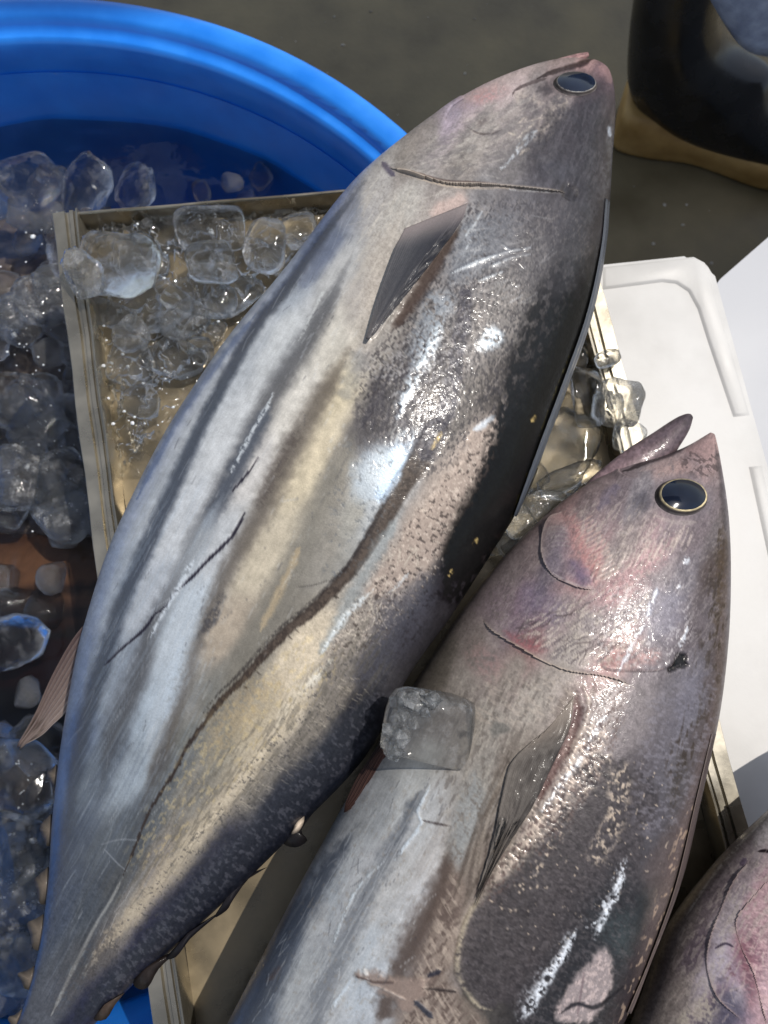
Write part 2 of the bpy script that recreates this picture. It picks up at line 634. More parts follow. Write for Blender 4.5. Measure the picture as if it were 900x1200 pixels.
# ------------------------------------------------------------------ person: one leg in a rubber boot
def loft(name, rings, mat, parent, sub=2, caps=True):
    R = np.array(rings)
    n, m_ = R.shape[:2]
    f = list(quads(n, m_, True))
    if caps:
        f += [list(range(m_))[::-1], [(n - 1) * m_ + i for i in range(m_)]]
    o = mesh(name, R.reshape(-1, 3), f, mat, parent)
    if sub:
        s = o.modifiers.new("round", 'SUBSURF')
        s.levels = s.render_levels = sub
    return o


heel = at((712, 186), FLOOR_Z)[:2]
toe = at((985, 240), FLOOR_Z)[:2]
fd = (toe - heel) / np.linalg.norm(toe - heel)
fs = np.array([-fd[1], fd[0]])          # away from the viewer
FL = .29
heel = heel + fs * .05
person = empty("person", (*(heel + fd * .1), FLOOR_Z), "person shown only as a lower leg in a black rubber boot with tan sole", "person")


def bp_(u, s, z):
    p = heel + fd * u + fs * s
    return (p[0], p[1], FLOOR_Z + z)


foot = []
# rings across the boot path: toe -> instep -> ankle -> shaft
path = [(.290, .034, .014, .012, 0), (.282, .038, .036, .026, 2), (.250, .044, .048, .036, 6), (.205, .050, .050, .044, 10), (.155, .064, .048, .056, 20), (.102, .086, .047, .085, 45),
        (.068, .112, .048, .084, 62), (.036, .155, .050, .062, 80), (.014, .20, .049, .053, 95), (.000, .28, .051, .053, 100), (-.016, .36, .054, .055, 101)]
for (u, z, w, h, angd) in path:
    a_ = math.radians(angd)
    ring = []
    for k in range(20):
        t = 2 * math.pi * k / 20
        s_, r_ = math.cos(t) * w, math.sin(t) * h
        ring.append(bp_(u + r_ * math.sin(a_), s_, z + r_ * math.cos(a_)))
    foot.append(ring)
boot = loft("rubber_boot", foot, M['boot'], person)
half = [(.0, .030), (.015, .040), (.06, .041), (.11, .037), (.16, .044), (.215, .054), (.26, .048), (.29, .030), (.302, .010)]
out = [(u, -w) for u, w in half] + [(u, w) for u, w in half[::-1]]
out = spline(np.array(out + [out[0]]), 4)[:-1]
rings = []
for (g, z) in ((.94, .0015), (1.0, .003), (1.0, .018), (1.015, .024), (1.02, .036), (.99, .043), (.95, .046)):
    rings.append([bp_(.15 + (u - .15) * g, s * (g if g < 1 else 1 + (g - 1) * 3), z + (0.028 * sstep(.09, .0, u) if z > .02 else 0)) for u, s in out])
loft("sole", rings, M['sole'], boot, 1)
trs = []
for i, (u, z, r) in enumerate([(.085, .245, .070), (.075, .29, .080), (.05, .36, .090), (.02, .46, .10), (.0, .52, .10)]):
    ring = []
    for k in range(28):
        t = 2 * math.pi * k / 28
        rr = r * (1 + .05 * math.sin(3 * t + i) + .03 * math.sin(7 * t + 2 * i))
        ring.append(bp_(u + math.cos(t) * rr, -.012 + math.sin(t) * rr * .9, z + (-.035 * math.cos(t) if i == 0 else 0)))
    trs.append(ring)
tl = loft("trouser_leg", trs, M['cloth'], person, 2, False)
sd_ = tl.modifiers.new("thick", 'SOLIDIFY')
sd_.thickness = .003


# ------------------------------------------------------------------ painting of the fish skin (albedo with painted highlights and crease shade, and relief, per vertex, measured on the fish)
class Skin:
    def __init__(s, P, d):
        s.x, s.y = P[:, 0].astype(np.float32), P[:, 1].astype(np.float32)
        n = len(s.x)
        s.u = s.x * d[0] + s.y * d[1]            # along the fish
        s.v = s.x * -d[1] + s.y * d[0]           # across
        s.col = np.zeros((n, 3), np.float32)
        s.disp, s.silver, s.scaly = np.zeros(n, np.float32), np.zeros(n, np.float32), np.zeros(n, np.float32)
        s.plates = []
        s.n1 = noise2(s.x / 1.3, s.y / 1.3, 7)
        s.n3, s.n8, s.n20 = fbm(s.x, s.y, 2.8, 2, 1), fbm(s.x, s.y, 8, 3, 2), fbm(s.x, s.y, 22, 3, 4)

    def idw(s, samples, asp=.38, p=2.3):
        S = np.array([(a, b, *c) for a, b, c in samples], np.float32)
        d = s.d
        su, sv = S[:, 0] * d[0] + S[:, 1] * d[1], S[:, 0] * -d[1] + S[:, 1] * d[0]
        acc, W = np.zeros_like(s.col), np.zeros_like(s.x)
        wob = (s.n20 - .5) * 16
        for i in range(len(S)):
            q = 1 / (((s.u - su[i] + wob) * asp)**2 + (s.v - sv[i] + wob * .5)**2 + 30) ** p
            acc += q[:, None] * S[i, 2:]
            W += q
        s.col[:] = acc / W[:, None]
        g = s.col.mean(1, keepdims=True)
        s.col[:] = g + (s.col - g) * .72
        s.col[:] = 112 + (s.col - 112) * 1.22

    def dist(s, pts, margin):
        P = spline(pts)
        lo, hi = P.min(0) - margin, P.max(0) + margin
        I = np.nonzero((s.x > lo[0]) & (s.x < hi[0]) & (s.y > lo[1]) & (s.y < hi[1]))[0]
        x, y = s.x[I], s.y[I]
        best, tt, sg = np.full(len(I), 1e9, np.float32), np.zeros(len(I), np.float32), np.zeros(len(I), np.float32)
        L = np.r_[0, np.cumsum(np.linalg.norm(np.diff(P, axis=0), axis=1))]
        for k in range(len(P) - 1):
            a, b = P[k], P[k + 1]
            e = b - a
            l2 = e @ e + 1e-9
            t = np.clip(((x - a[0]) * e[0] + (y - a[1]) * e[1]) / l2, 0, 1)
            dx, dy = x - a[0] - t * e[0], y - a[1] - t * e[1]
            d = np.sqrt(dx * dx + dy * dy)
            m_ = d < best
            best[m_] = d[m_]
            tt[m_] = ((L[k] + t * math.sqrt(l2)) / L[-1])[m_]
            sg[m_] = np.sign(e[0] * dy - e[1] * dx)[m_]
        return I, best, tt, sg

    def _put(s, I, m_, col, a, disp, silver):
        m_ = m_ * a
        if col is not None:
            s.col[I] += m_[:, None] * (np.array(col, np.float32) - s.col[I])
        if disp:
            s.disp[I] += m_ * disp
        if silver is not None:
            s.silver[I] += m_ * (silver - s.silver[I])

    def stroke(s, pts, w, col, a=1., soft=.6, jit=0, brk=0, disp=0, silver=None, taper=1):
        ws = np.atleast_1d(np.array(w, float))
        mx = ws.max()
        I, d, t, sg = s.dist(pts, mx * (1 + soft) + jit + 2)
        if not len(I):
            return
        W = np.interp(t, np.linspace(0, 1, len(ws)), ws) if len(ws) > 1 else np.full(len(I), mx)
        if taper:
            W = W * (.25 + .75 * sstep(0, .12, t) * sstep(1, .88, t))
            a = a * (.25 + .75 * sstep(0, .10, t) * sstep(1, .9, t)) if mx > 4 else a
        d = d + jit * (s.n8[I] - .5) * 2 + jit * .6 * (s.n3[I] - .5)
        m_ = 1 - sstep(W * (1 - soft), W * (1 + soft) + .4, d)
        if brk:
            m_ = m_ * sstep(brk - .12, brk + .12, .5 * s.n8[I] + .5 * s.n3[I])
        s._put(I, m_, col, a, disp, silver)

    def poly(s, pts, margin=25):
        P = spline(list(pts) + [pts[0]], 4)
        I, d, t, sg = s.dist(list(pts) + [pts[0]], margin)
        x, y = s.x[I], s.y[I]
        ins = np.zeros(len(I), bool)
        for k in range(len(P) - 1):
            a, b = P[k], P[k + 1]
            c = (a[1] > y) != (b[1] > y)
            ins ^= c & (x < (b[0] - a[0]) * (y - a[1]) / (b[1] - a[1] + 1e-9) + a[0])
        return I, np.where(ins, -d, d)

    def patch(s, pts, col, a=1., soft=8, jit=0, brk=0, disp=0, silver=None, scaly=None, bw=.12):
        I, d = s.poly(pts, soft + jit + 3)
        if not len(I):
            return
        d = d + jit * (s.n8[I] - .5) * 2 + .5 * jit * (s.n3[I] - .5)
        m_ = sstep(soft, -soft, d)
        if scaly is not None:
            s.scaly[I] += m_ * (scaly - s.scaly[I])
        if brk:
            m_ = m_ * sstep(brk - bw, brk + bw, .45 * s.n8[I] + .55 * s.n3[I])
        s._put(I, m_, col, a, disp, silver)

    def fleck(s, pts, col, a=1., scale=(12, 2.5), ang=0, thr=.6, w=.08, soft=10, seed=0, disp=0, silver=None):
        I, d = s.poly(pts, soft + 3)
        if not len(I):
            return
        c, k = math.cos(math.radians(ang)), math.sin(math.radians(ang))
        x, y = s.x[I], s.y[I]
        n = .65 * noise2((x * c + y * k) / scale[0], (-x * k + y * c) / scale[1], seed) + .35 * noise2((x * c + y * k) / scale[0] * 2.1, (-x * k + y * c) / scale[1] * 2.1, seed + 1)
        m_ = sstep(soft, -soft, d) * sstep(thr - w, thr + w, n)
        s._put(I, m_, col, a, disp, silver)

    def scratches(s, poly_pts, n, col, ang, spread, length, w=.5, a=.7, seed=0, disp=0):
        r = random.Random(seed)
        P = np.array(poly_pts, float)
        lo, hi = P.min(0), P.max(0)
        k = 0
        for _ in range(n * 6):
            x, y = r.uniform(lo[0], hi[0]), r.uniform(lo[1], hi[1])
            ins = False
            for i in range(len(P)):
                p, q = P[i], P[i - 1]
                if (p[1] > y) != (q[1] > y) and x < (q[0] - p[0]) * (y - p[1]) / (q[1] - p[1] + 1e-9) + p[0]:
                    ins = not ins
            if not ins:
                continue
            t = math.radians(ang + r.gauss(0, spread))
            l = length * r.uniform(.4, 1.5)
            b = r.uniform(-.12, .12) * l
            dx, dy = math.cos(t) * l / 2, math.sin(t) * l / 2
            s.stroke([(x - dx, y - dy), (x - dy / l * b, y + dx / l * b), (x + dx, y + dy)], w * r.uniform(.6, 1.3), col, a * r.uniform(.4, 1), .6, disp=disp)
            k += 1
            if k >= n:
                break

    def plate(s, name, pts, h, reach, side, lip):
        s.plates.append((name, pts, h, reach, side, lip))
        s.stroke([(p[0], p[1]) for p in pts], 1.3, lip, .5, .6, 1, brk=.36)

    def step(s, pts, h, reach=30, side=1, lip=None, crease=None, w=2.0):
        w = w * .62
        """a plate edge: the surface rises by h on one side of the line and drops sharply on the other"""
        I, d, t, sg = s.dist(pts, reach)
        sd = d * sg * side
        fade = sstep(0, .12, t) * sstep(1, .88, t)
        s.disp[I] += .8 * h * fade * np.where(sd > 0, 1 - sstep(0, reach, sd), 0) * sstep(-1.0, 1.2, sd)
        if crease is not None:  # crease: shade beside the step painted into the colour
            m_ = fade * sstep(-w * 2.2, -w * .5, sd) * (1 - sstep(-w * .5, w * .1, sd))
            s._put(I, m_ * (.15 + .85 * sstep(.42, .62, s.n20[I])), crease, .40, -.0002, None)
        if lip is not None:
            m_ = fade * sstep(-w * .4, w * .2, sd) * (1 - sstep(w * .5, w * 1.3, sd)) * sstep(.25, .5, s.n8[I])
            s._put(I, m_, lip, .7, 0, None)


def silhouette(axis_d, L, R, n, dense=(0, 1)):
    d = np.array(axis_d, float)
    d /= np.linalg.norm(d)
    p = np.array([-d[1], d[0]])
    L, R = np.array(L, float), np.array(R, float)
    la, lc_, ra, rc_ = L @ d, L @ p, R @ d, R @ p
    a0, a1 = max(la[0], ra[0]), min(la[-1], ra[-1])
    t = np.linspace(0, 1, n)
    g = np.linspace(0, 1, 4000)
    w = np.where((g > dense[0]) & (g < dense[1]), 1, .16) + 1.2 * sstep(.985, 1, g)
    w = np.cumsum(w)
    w = (w - w[0]) / (w[-1] - w[0])
    a = a0 + (a1 - a0) * np.interp(t, w, g)
    return d, p, a, pchip(la, lc_, a), pchip(ra, rc_, a)


def body(L, R, axis_d, zc, k, na, nt, nb, power=2.15, dense=(0, 1)):
    """lofted fish body whose two outlines follow the measured ones"""
    d, p, a, cl, cr = silhouette(axis_d, L, R, na, dense)
    ph = np.concatenate([np.linspace(-.3, math.pi + .3, nt), np.linspace(math.pi + .3, 2 * math.pi - .3, nb + 2)[1:-1]])
    cx = np.sign(np.cos(ph)) * np.abs(np.cos(ph)) ** (2 / power)
    sz = np.sign(np.sin(ph)) * np.abs(np.sin(ph)) ** (2 / power)
    t = (a - a[0]) / (a[-1] - a[0])
    K = np.interp(t, np.linspace(0, 1, len(k)), k)
    Z = np.interp(t, np.linspace(0, 1, len(zc)), zc)
    el, er = cl.copy(), cr.copy()
    for it in range(4):
        Lw = at(a[:, None] * d + el[:, None] * p, Z)
        Rw = at(a[:, None] * d + er[:, None] * p, Z)
        C, W = (Lw + Rw) / 2, (Rw - Lw) / 2
        hw = np.linalg.norm(W, axis=1)
        V = C[:, None, :] + W[:, None, :] * cx[None, :, None]
        V[:, :, 2] += (hw * K)[:, None] * sz[None, :]
        if it < 3:
            c = to_px(V) @ p
            el += np.clip(cl - c.min(1), -14, 14)
            er += np.clip(cr - c.max(1), -14, 14)
            bad = er < el
            mid = (el + er) / 2
            el[bad], er[bad] = mid[bad], mid[bad]
    return d, V


class Fish:
    pass


def surf_of(V, N):
    """a look-up: picture point -> point and normal of the skin's upper side"""
    P = to_px(V)
    cam_v = np.array([0, 0, H]) - V
    ok = (N * cam_v).sum(-1) > 0
    P, V, N = P[ok], V[ok], N[ok]
    cell = {}
    key = np.floor(P / 6).astype(int)
    order = np.lexsort((key[:, 1], key[:, 0]))
    ks = key[order]
    cut = np.nonzero(np.any(np.diff(ks, axis=0) != 0, axis=1))[0] + 1
    for g in np.split(order, cut):
        cell[tuple(key[g[0]])] = g

    def f(p):
        kx, ky = int(math.floor(p[0] / 6)), int(math.floor(p[1] / 6))
        for r in (1, 3, 8):
            g = [cell[(kx + i, ky + j)] for i in range(-r, r + 1) for j in range(-r, r + 1) if (kx + i, ky + j) in cell]
            if g:
                g = np.concatenate(g)
                dd = ((P[g] - p)**2).sum(1)
                w = np.argsort(dd)[:4]
                ww = 1 / (dd[w] + .05)
                ww /= ww.sum()
                nn = (N[g[w]] * ww[:, None]).sum(0)
                return (V[g[w]] * ww[:, None]).sum(0), nn / np.linalg.norm(nn)
        i = ((P - p)**2).sum(1).argmin()
        return V[i], N[i]
    return f


def normals(V):
    du = np.gradient(V, axis=0)
    dv = np.roll(V, -1, 1) - np.roll(V, 1, 1)
    N = np.cross(dv, du)
    N /= np.linalg.norm(N, axis=-1, keepdims=True) + 1e-12
    c = V.mean(1, keepdims=True)
    if ((V - c) * N).sum() < 0:
        N = -N
    return N


def make_body(name, parent, L, R, axis_d, zc, k, na, nt, nb, paint, gain=1.0, power=2.15, dense=(0, 1)):
    d, V = body(L, R, axis_d, zc, k, na, nt, nb, power, dense)
    n_, m_ = V.shape[:2]
    N = normals(V)
    s = Skin(to_px(V).reshape(-1, 2), d)
    s.d = d
    paint(s)
    gr = np.clip(1.25 - 1.7 * s.silver, .12, 1)
    s.col *= (1 + gr * (.14 * (s.n1 - .5) + .18 * (s.n3 - .5)) + .10 * getattr(s, 'na', 0))[:, None]
    V = V + N * s.disp.reshape(n_, m_, 1)
    Q = quads(n_, m_, True)
    Vf, Nf = V.reshape(-1, 3), N.reshape(-1, 3)
    plates = []
    for (pn, pts, h, reach, side, lip) in s.plates:
        I, dd, t, sg = s.dist(pts, reach)
        sd = np.full(len(Vf), -1.0)
        sd[I] = dd * sg * side
        fd = np.zeros(len(Vf))
        fd[I] = sstep(0, .14, t) * sstep(1, .86, t) * (.4 + .85 * noise2(t * 6.5 + len(pts), t * 0 + h * 1000, 3))
        ok = (sd > 0) & (sd < reach) & (Nf[:, 2] > 0) & (fd > .02)
        q = Q[ok[Q].all(1)]
        used = np.unique(q)
        re_ = np.zeros(len(Vf), int)
        re_[used] = np.arange(len(used))
        q = re_[q]
        w_ = sd[used] / reach
        off = (h * (1 - sstep(0, 1, w_)) + .25 * h * np.exp(-(sd[used] / 4)**2)) * fd[used] - .0005 * sstep(.55, 1, w_) - .0004 * (1 - fd[used])
        top = Vf[used] + Nf[used] * off[:, None]
        e = np.sort(np.concatenate([q[:, [0, 1]], q[:, [1, 2]], q[:, [2, 3]], q[:, [3, 0]]]), 1)
        ue, cn = np.unique(e, axis=0, return_counts=True)
        be = ue[cn == 1]
        nb_ = len(top)
        low = Vf[used] - Nf[used] * .0006
        bq = np.stack([be[:, 0], be[:, 1], be[:, 1] + nb_, be[:, 0] + nb_], 1)
        plates.append((pn, np.concatenate([top, low]), np.concatenate([q, bq]), used, (np.exp(-(sd[used] / 1.9)**2) * .75 * np.clip(fd[used], 0, 1))[:, None], lin(lip) * .85))
    alb = np.clip(lin(np.clip(s.col, 4, 250)) * .90 - .011, .003, 1) * gain
    me = grid_mesh(name, V.reshape(-1, 3), Q, {"col": alb, "silver": np.clip(s.silver, 0, 1), "scaly": np.clip(s.scaly, 0, 1)})
    bm = bmesh.new()
    bm.from_mesh(me)
    bm.verts.ensure_lookup_table()
    bm.faces.new([bm.verts[i] for i in range(m_)])
    bm.faces.new([bm.verts[(n_ - 1) * m_ + i] for i in range(m_)][::-1])
    f0 = bm.faces[:] if False else None
    bmesh.ops.recalc_face_normals(bm, faces=list(bm.faces))
    bm.to_mesh(me)
    bm.free()
    o = link(name, me, M['skin'], parent)
    for (pn, pv, pq, used, lw, lc2) in plates:
        pc = alb[used] * (1 - lw) + lc2 * lw
        low_c = pc * .85  # skirts darkened, a little shade under the plate edge painted in
        pm = grid_mesh(pn, pv, pq, {"col": np.concatenate([pc, low_c]), "silver": np.tile(np.clip(s.silver[used], 0, 1), 2), "scaly": np.tile(np.clip(s.scaly[used], 0, 1), 2)})
        b2 = bmesh.new()
        b2.from_mesh(pm)
        lo_ = [v for v in b2.verts if not v.link_faces]
        bmesh.ops.delete(b2, geom=lo_, context='VERTS')
        bmesh.ops.recalc_face_normals(b2, faces=list(b2.faces))
        if sum(f.normal.z for f in b2.faces) < 0:
            bmesh.ops.reverse_faces(b2, faces=list(b2.faces))
        b2.to_mesh(pm)
        b2.free()
        set_auto(link(pn, pm, M['skin'], parent), 60)
    fish = Fish()
    fish.o, fish.surf = o, surf_of(V.reshape(-1, 3), N.reshape(-1, 3))
    return fish


def fin(name, parent, lead, trail, surf=None, z=None, off=(.0015, .004), th=.0006, nu=64, nv=44, rays=9, ray_h=.0004, c1=(70, 68, 72), c2=(120, 112, 110), ragged=0, seed=0, gain=.9, cup=.0, base=None):
    """a fin blade between its leading and trailing edges, with raised rays"""
    A, B = spline(lead, 8), spline(trail, 8)

    def rs(P, n):
        l = np.r_[0, np.cumsum(np.linalg.norm(np.diff(P, axis=0), axis=1))]
        t = np.linspace(0, l[-1], n)
        return np.stack([np.interp(t, l, P[:, i]) for i in (0, 1)], 1)
    A, B = rs(A, nu), rs(B, nu)
    r = random.Random(seed)
    T = np.zeros((nu, nv, 3))
    Cc = np.zeros((nu, nv, 3))
    rag = [r.random() for _ in range(nv)]
    for i in range(nu):
        for j in range(nv):
            v = j / (nv - 1)
            ii = i
            p = A[ii] * (1 - v) + B[ii] * v
            u = i / (nu - 1)
            if ragged:
                p = p + (A[0] * (1 - v) + B[0] * v - p) * ragged * rag[j] * max(0, u - .55) / .45
            lift = off[0] + (off[1] - off[0]) * math.sin(min(1, u * 1.1) * math.pi * .75) + cup * math.sin(v * math.pi)
            ray = math.cos(v * rays * 2 * math.pi)
            lift += ray_h * ray
            if surf:
                w, n = surf(p)
                T[i, j] = w + n * lift
            else:
                zz = z[0] + (z[1] - z[0]) * u
                T[i, j] = at(p, zz)
                T[i, j, 2] += lift - off[0]
            f = .5 + .12 * ray + .12 * (r.random() - .5) + .25 * (noise2(np.array([v * 14.]), np.array([u * 1.6]), seed)[0] - .5) + .9 * (v - .5) * (1 - .6 * u) + .25 * (u - .5)
            Cc[i, j] = np.array(c1) * (1 - f) + np.array(c2) * f
            if base:
                g = sstep(.28, .0, u) * .95 + .35 * sstep(.6, 1, u) * (ray > .2)
                Cc[i, j] = Cc[i, j] * (1 - g) + np.array(base) * g
                lift *= sstep(0, .2, u)
                if surf:
                    T[i, j] = w + n * (lift + .0002)
    Bt = T.copy()
    Bt[:, :, 2] -= th
    V = np.concatenate([T.reshape(-1, 3), Bt.reshape(-1, 3)])
    q1 = quads(nu, nv)
    n0 = nu * nv
    edge = [i for i in range(nv)] + [i * nv + nv - 1 for i in range(1, nu)] + [(nu - 1) * nv + j for j in range(nv - 2, -1, -1)] + [i * nv for i in range(nu - 2, 0, -1)]
    E_ = [(edge[k], edge[(k + 1) % len(edge)], edge[(k + 1) % len(edge)] + n0, edge[k] + n0) for k in range(len(edge))]
    Q = np.concatenate([q1, q1[:, ::-1] + n0, np.array(E_)[:, ::-1]])
    cc = lin(np.clip(Cc.reshape(-1, 3), 4, 250)) * gain
    z1 = np.zeros(2 * n0)
    me = grid_mesh(name, V, Q, {"col": np.concatenate([cc, cc]), "silver": z1 + .1, "scaly": z1})
    return link(name, me, M['skin'], parent)


def blade(name, parent, px, z, th, c, tilt=0.0, size=(.8, 1.1), push=(0, 0)):
    """a small finlet: a thin solid flake with a ragged outline"""
    P = np.array(px, float)
    c0 = P.mean(0)
    P = c0 + (P - c0) * random.uniform(*size) + np.array(push) + np.array([random.uniform(-2, 2) for _ in range(P.size)]).reshape(P.shape)
    P = spline(list(P) + [P[0]], 3)[:-1]
    n = len(P)
    top, bot, cc = [], [], []
    for k, p in enumerate(P):
        w = at(p, z + tilt * (p[1] - c0[1]))
        top.append(w + np.array([0, 0, th * .2]))
        bot.append(w - np.array([0, 0, th * .2]))
        cc.append(np.array(c) * (.45 + .4 * random.random()))
    V = np.array(top + bot + [at(c0, z) + [0, 0, th], at(c0, z) - [0, 0, th]])
    f = []
    for k in range(n):
        j = (k + 1) % n
        f += [(k, j, 2 * n), (n + j, n + k, 2 * n + 1), (k, n + k, n + j, j)]
    o = mesh(name, V, f, M['skin'], parent)
    at_ = o.data.attributes.new("col", 'FLOAT_COLOR', 'POINT')
    ca = lin(np.clip(np.array(cc + cc + [c, c]), 4, 250))
    at_.data.foreach_set("color", np.c_[ca, np.ones(len(ca))].astype(np.float32).ravel())
    return o


def eye(parent, surf, c, rx, ry, rot, bulge=.0035, ring=.72, gold=(206, 190, 150)):
    ca, sa = math.cos(math.radians(rot)), math.sin(math.radians(rot))

    def ptn(r, t):
        x, y = rx * r * math.cos(t), ry * r * math.sin(t)
        return surf(np.array((c[0] + x * ca - y * sa, c[1] + x * sa + y * ca)))
    nt = 40
    c0, n0 = surf(np.array(c))
    n0 = np.array(n0)

    def disc(rs, hs):
        V = []
        for r, h in zip(rs, hs):
            for k in range(nt):
                w, n = ptn(r, 2 * math.pi * k / nt)
                V.append(w + n0 * h)
        return V
    rs = [.02, .15, .3, .45, .6, ring + .06]
    V = disc(rs, [bulge * math.sqrt(max(0, 1 - r * r * .9)) for r in rs])
    f = [tuple(x[::-1]) for x in quads(len(rs), nt, True)] + [tuple(range(nt))]
    e = mesh("eye", V, f, M['pupil'], parent)
    rs = [ring - .02, ring + .01, ring + .055, ring + .085, ring + .11, ring + .15, ring + .19]
    V = disc(rs, [bulge * .58, bulge * .66, bulge * .64, bulge * .50, bulge * .34, bulge * .12, -.0008])
    ir = mesh("iris", V, [tuple(x[::-1]) for x in quads(len(rs), nt, True)], M['skin'], e)
    cc = np.array([(20, 20, 24), gold, tuple(.9 * g for g in gold), (70, 64, 62), (58, 53, 52), (92, 86, 85), (96, 90, 91)])
    ang = np.tile(np.linspace(0, 2 * math.pi, nt, endpoint=False), len(cc))[:, None]
    ca = np.repeat(cc, nt, 0) * (.8 + .4 * np.random.rand(len(cc) * nt, 1)) * (.62 + .38 * sstep(-.5, .8, np.cos(ang - .9)))
    at_ = ir.data.attributes.new("col", 'FLOAT_COLOR', 'POINT')
    at_.data.foreach_set("color", np.c_[lin(np.clip(ca, 4, 250)), np.ones(len(ca))].astype(np.float32).ravel())
    for o in (e, e.children[0]):
        bm = bmesh.new()
        bm.from_mesh(o.data)
        bm.normal_update()
        s_ = sum(f.normal.dot(Vector(n0)) for f in bm.faces)
        if s_ < 0:
            bmesh.ops.reverse_faces(bm, faces=bm.faces)
        bm.to_mesh(o.data)
        bm.free()
    return e


# ------------------------------------------------------------------ the large tuna across the tray
f1L = [(-48, 1330), (-30, 1290), (2, 1235), (24, 1190), (45, 1120), (58, 1040), (66, 940), (80, 832), (100, 730), (140, 612), (190, 512), (250, 420), (330, 322), (400, 232), (470, 170), (540, 122), (600, 93), (650, 77), (688, 73)]
f1R = [(-22, 1345), (8, 1304), (60, 1252), (100, 1212), (155, 1155), (205, 1110), (272, 1048), (350, 970), (440, 868), (476, 797), (530, 720), (575, 650), (612, 590), (650, 490), (688, 385), (708, 285), (716, 190), (720, 130), (716, 92), (710, 76)]
AX1 = (.495, -.869)


def paint1(s):
    s.idw([(690, 68, (150, 120, 118)), (660, 78, (140, 122, 120)), (600, 95, (172, 154, 152)), (560, 110, (165, 148, 148)), (530, 130, (160, 145, 158)), (500, 165, (142, 134, 130)), (560, 160, (152, 144, 137)), (600, 140, (150, 140, 135)),
           (620, 120, (125, 116, 115)), (650, 130, (138, 127, 124)), (690, 130, (72, 66, 70)), (700, 100, (85, 75, 80)), (710, 80, (135, 108, 110)), (680, 170, (72, 67, 70)), (640, 170, (98, 93, 95)), (600, 190, (118, 113, 112)), (640, 205, (95, 92, 98)),
           (690, 210, (62, 60, 62)), (708, 200, (84, 84, 88)), (480, 190, (142, 134, 127)), (540, 195, (136, 128, 121)), (440, 220, (165, 160, 155)), (405, 250, (128, 132, 145)), (470, 240, (165, 160, 152)), (520, 240, (152, 143, 137)), (560, 240, (135, 132, 132)),
           (600, 250, (115, 112, 115)), (650, 250, (85, 80, 82)), (690, 260, (55, 52, 54)), (440, 300, (162, 156, 148)), (420, 350, (165, 158, 150)), (425, 420, (148, 143, 138)), (570, 300, (105, 103, 106)), (620, 300, (98, 95, 95)), (660, 320, (70, 66, 64)),
           (683, 330, (36, 34, 33)), (560, 400, (118, 113, 111)), (600, 380, (108, 104, 102)), (640, 400, (64, 61, 59)), (662, 420, (32, 32, 30)), (480, 430, (110, 106, 104)), (450, 470, (86, 83, 84)), (440, 500, (78, 75, 77)), (500, 470, (96, 91, 89)),
           (540, 480, (98, 93, 89)), (580, 450, (84, 79, 76)), (615, 470, (46, 44, 43)), (605, 540, (26, 26, 25)), (560, 520, (162, 148, 138)), (530, 560, (164, 149, 137)), (562, 575, (95, 84, 78)), (500, 620, (156, 142, 130)), (545, 625, (48, 44, 42)),
           (520, 680, (60, 58, 62)), (480, 680, (148, 136, 126)), (450, 720, (112, 106, 105)), (485, 730, (72, 70, 75)), (440, 785, (82, 81, 85)), (420, 740, (140, 131, 121)), (400, 800, (122, 115, 107)), (420, 830, (60, 60, 66)), (370, 850, (120, 113, 104)),
           (380, 900, (58, 60, 68)), (340, 830, (178, 166, 146)), (385, 280, (108, 118, 138)), (345, 330, (150, 157, 166)), (296, 402, (170, 174, 178)), (226, 482, (172, 176, 180)), (172, 578, (166, 171, 177)), (122, 690, (152, 160, 170)), (96, 790, (128, 138, 152)),
           (78, 880, (100, 112, 134)), (68, 1000, (76, 82, 96)), (58, 1080, (78, 85, 100)), (395, 320, (172, 171, 168)), (330, 400, (186, 188, 187)), (265, 520, (190, 192, 192)), (212, 610, (186, 189, 191)), (170, 700, (166, 171, 177)), (140, 790, (132, 140, 150)),
           (120, 900, (104, 112, 122)), (395, 385, (194, 188, 174)), (340, 480, (196, 191, 180)), (300, 540, (190, 186, 180)), (250, 640, (175, 178, 180)), (215, 720, (176, 186, 194)), (190, 820, (162, 175, 186)), (160, 905, (146, 156, 164)), (140, 980, (96, 101, 106)),
           (110, 1060, (83, 88, 95)), (405, 450, (196, 182, 150)), (360, 550, (194, 180, 150)), (310, 650, (184, 172, 148)), (265, 740, (163, 149, 130)), (230, 830, (135, 132, 125)), (440, 560, (148, 147, 140)), (420, 600, (138, 136, 128)), (400, 560, (130, 125, 115)),
           (380, 640, (136, 131, 121)), (330, 720, (122, 117, 107)), (290, 770, (121, 116, 106)), (240, 820, (120, 118, 110)), (220, 860, (116, 116, 110)), (200, 900, (106, 108, 107)), (160, 980, (90, 93, 95)), (130, 1040, (86, 88, 90)), (100, 1120, (84, 87, 92)),
           (465, 540, (160, 173, 186)), (440, 590, (150, 154, 156)), (350, 770, (184, 170, 146)), (300, 850, (165, 154, 132)), (260, 880, (143, 136, 120)), (230, 930, (128, 123, 113)), (220, 980, (134, 127, 115)), (190, 1010, (140, 130, 118)), (150, 1070, (138, 129, 117)),
           (120, 1110, (113, 107, 102)), (300, 920, (120, 114, 106)), (330, 945, (62, 63, 72)), (262, 1003, (66, 66, 76)), (222, 1058, (54, 55, 68)), (172, 1103, (58, 58, 74)), (110, 1172, (56, 58, 76)), (60, 1180, (88, 91, 98)), (20, 1240, (70, 72, 84)), (60, 1235, (52, 54, 70))])
    # general mottling
    na = .5 * noise2(s.u / 26, s.v / 1.6, 2) + .5 * noise2(s.u / 11, s.v / 1.1, 5)
    s.na = na - .5
    s.col *= (1 + .18 * (s.n8 - .5))[:, None]
    s.silver[:] = .18
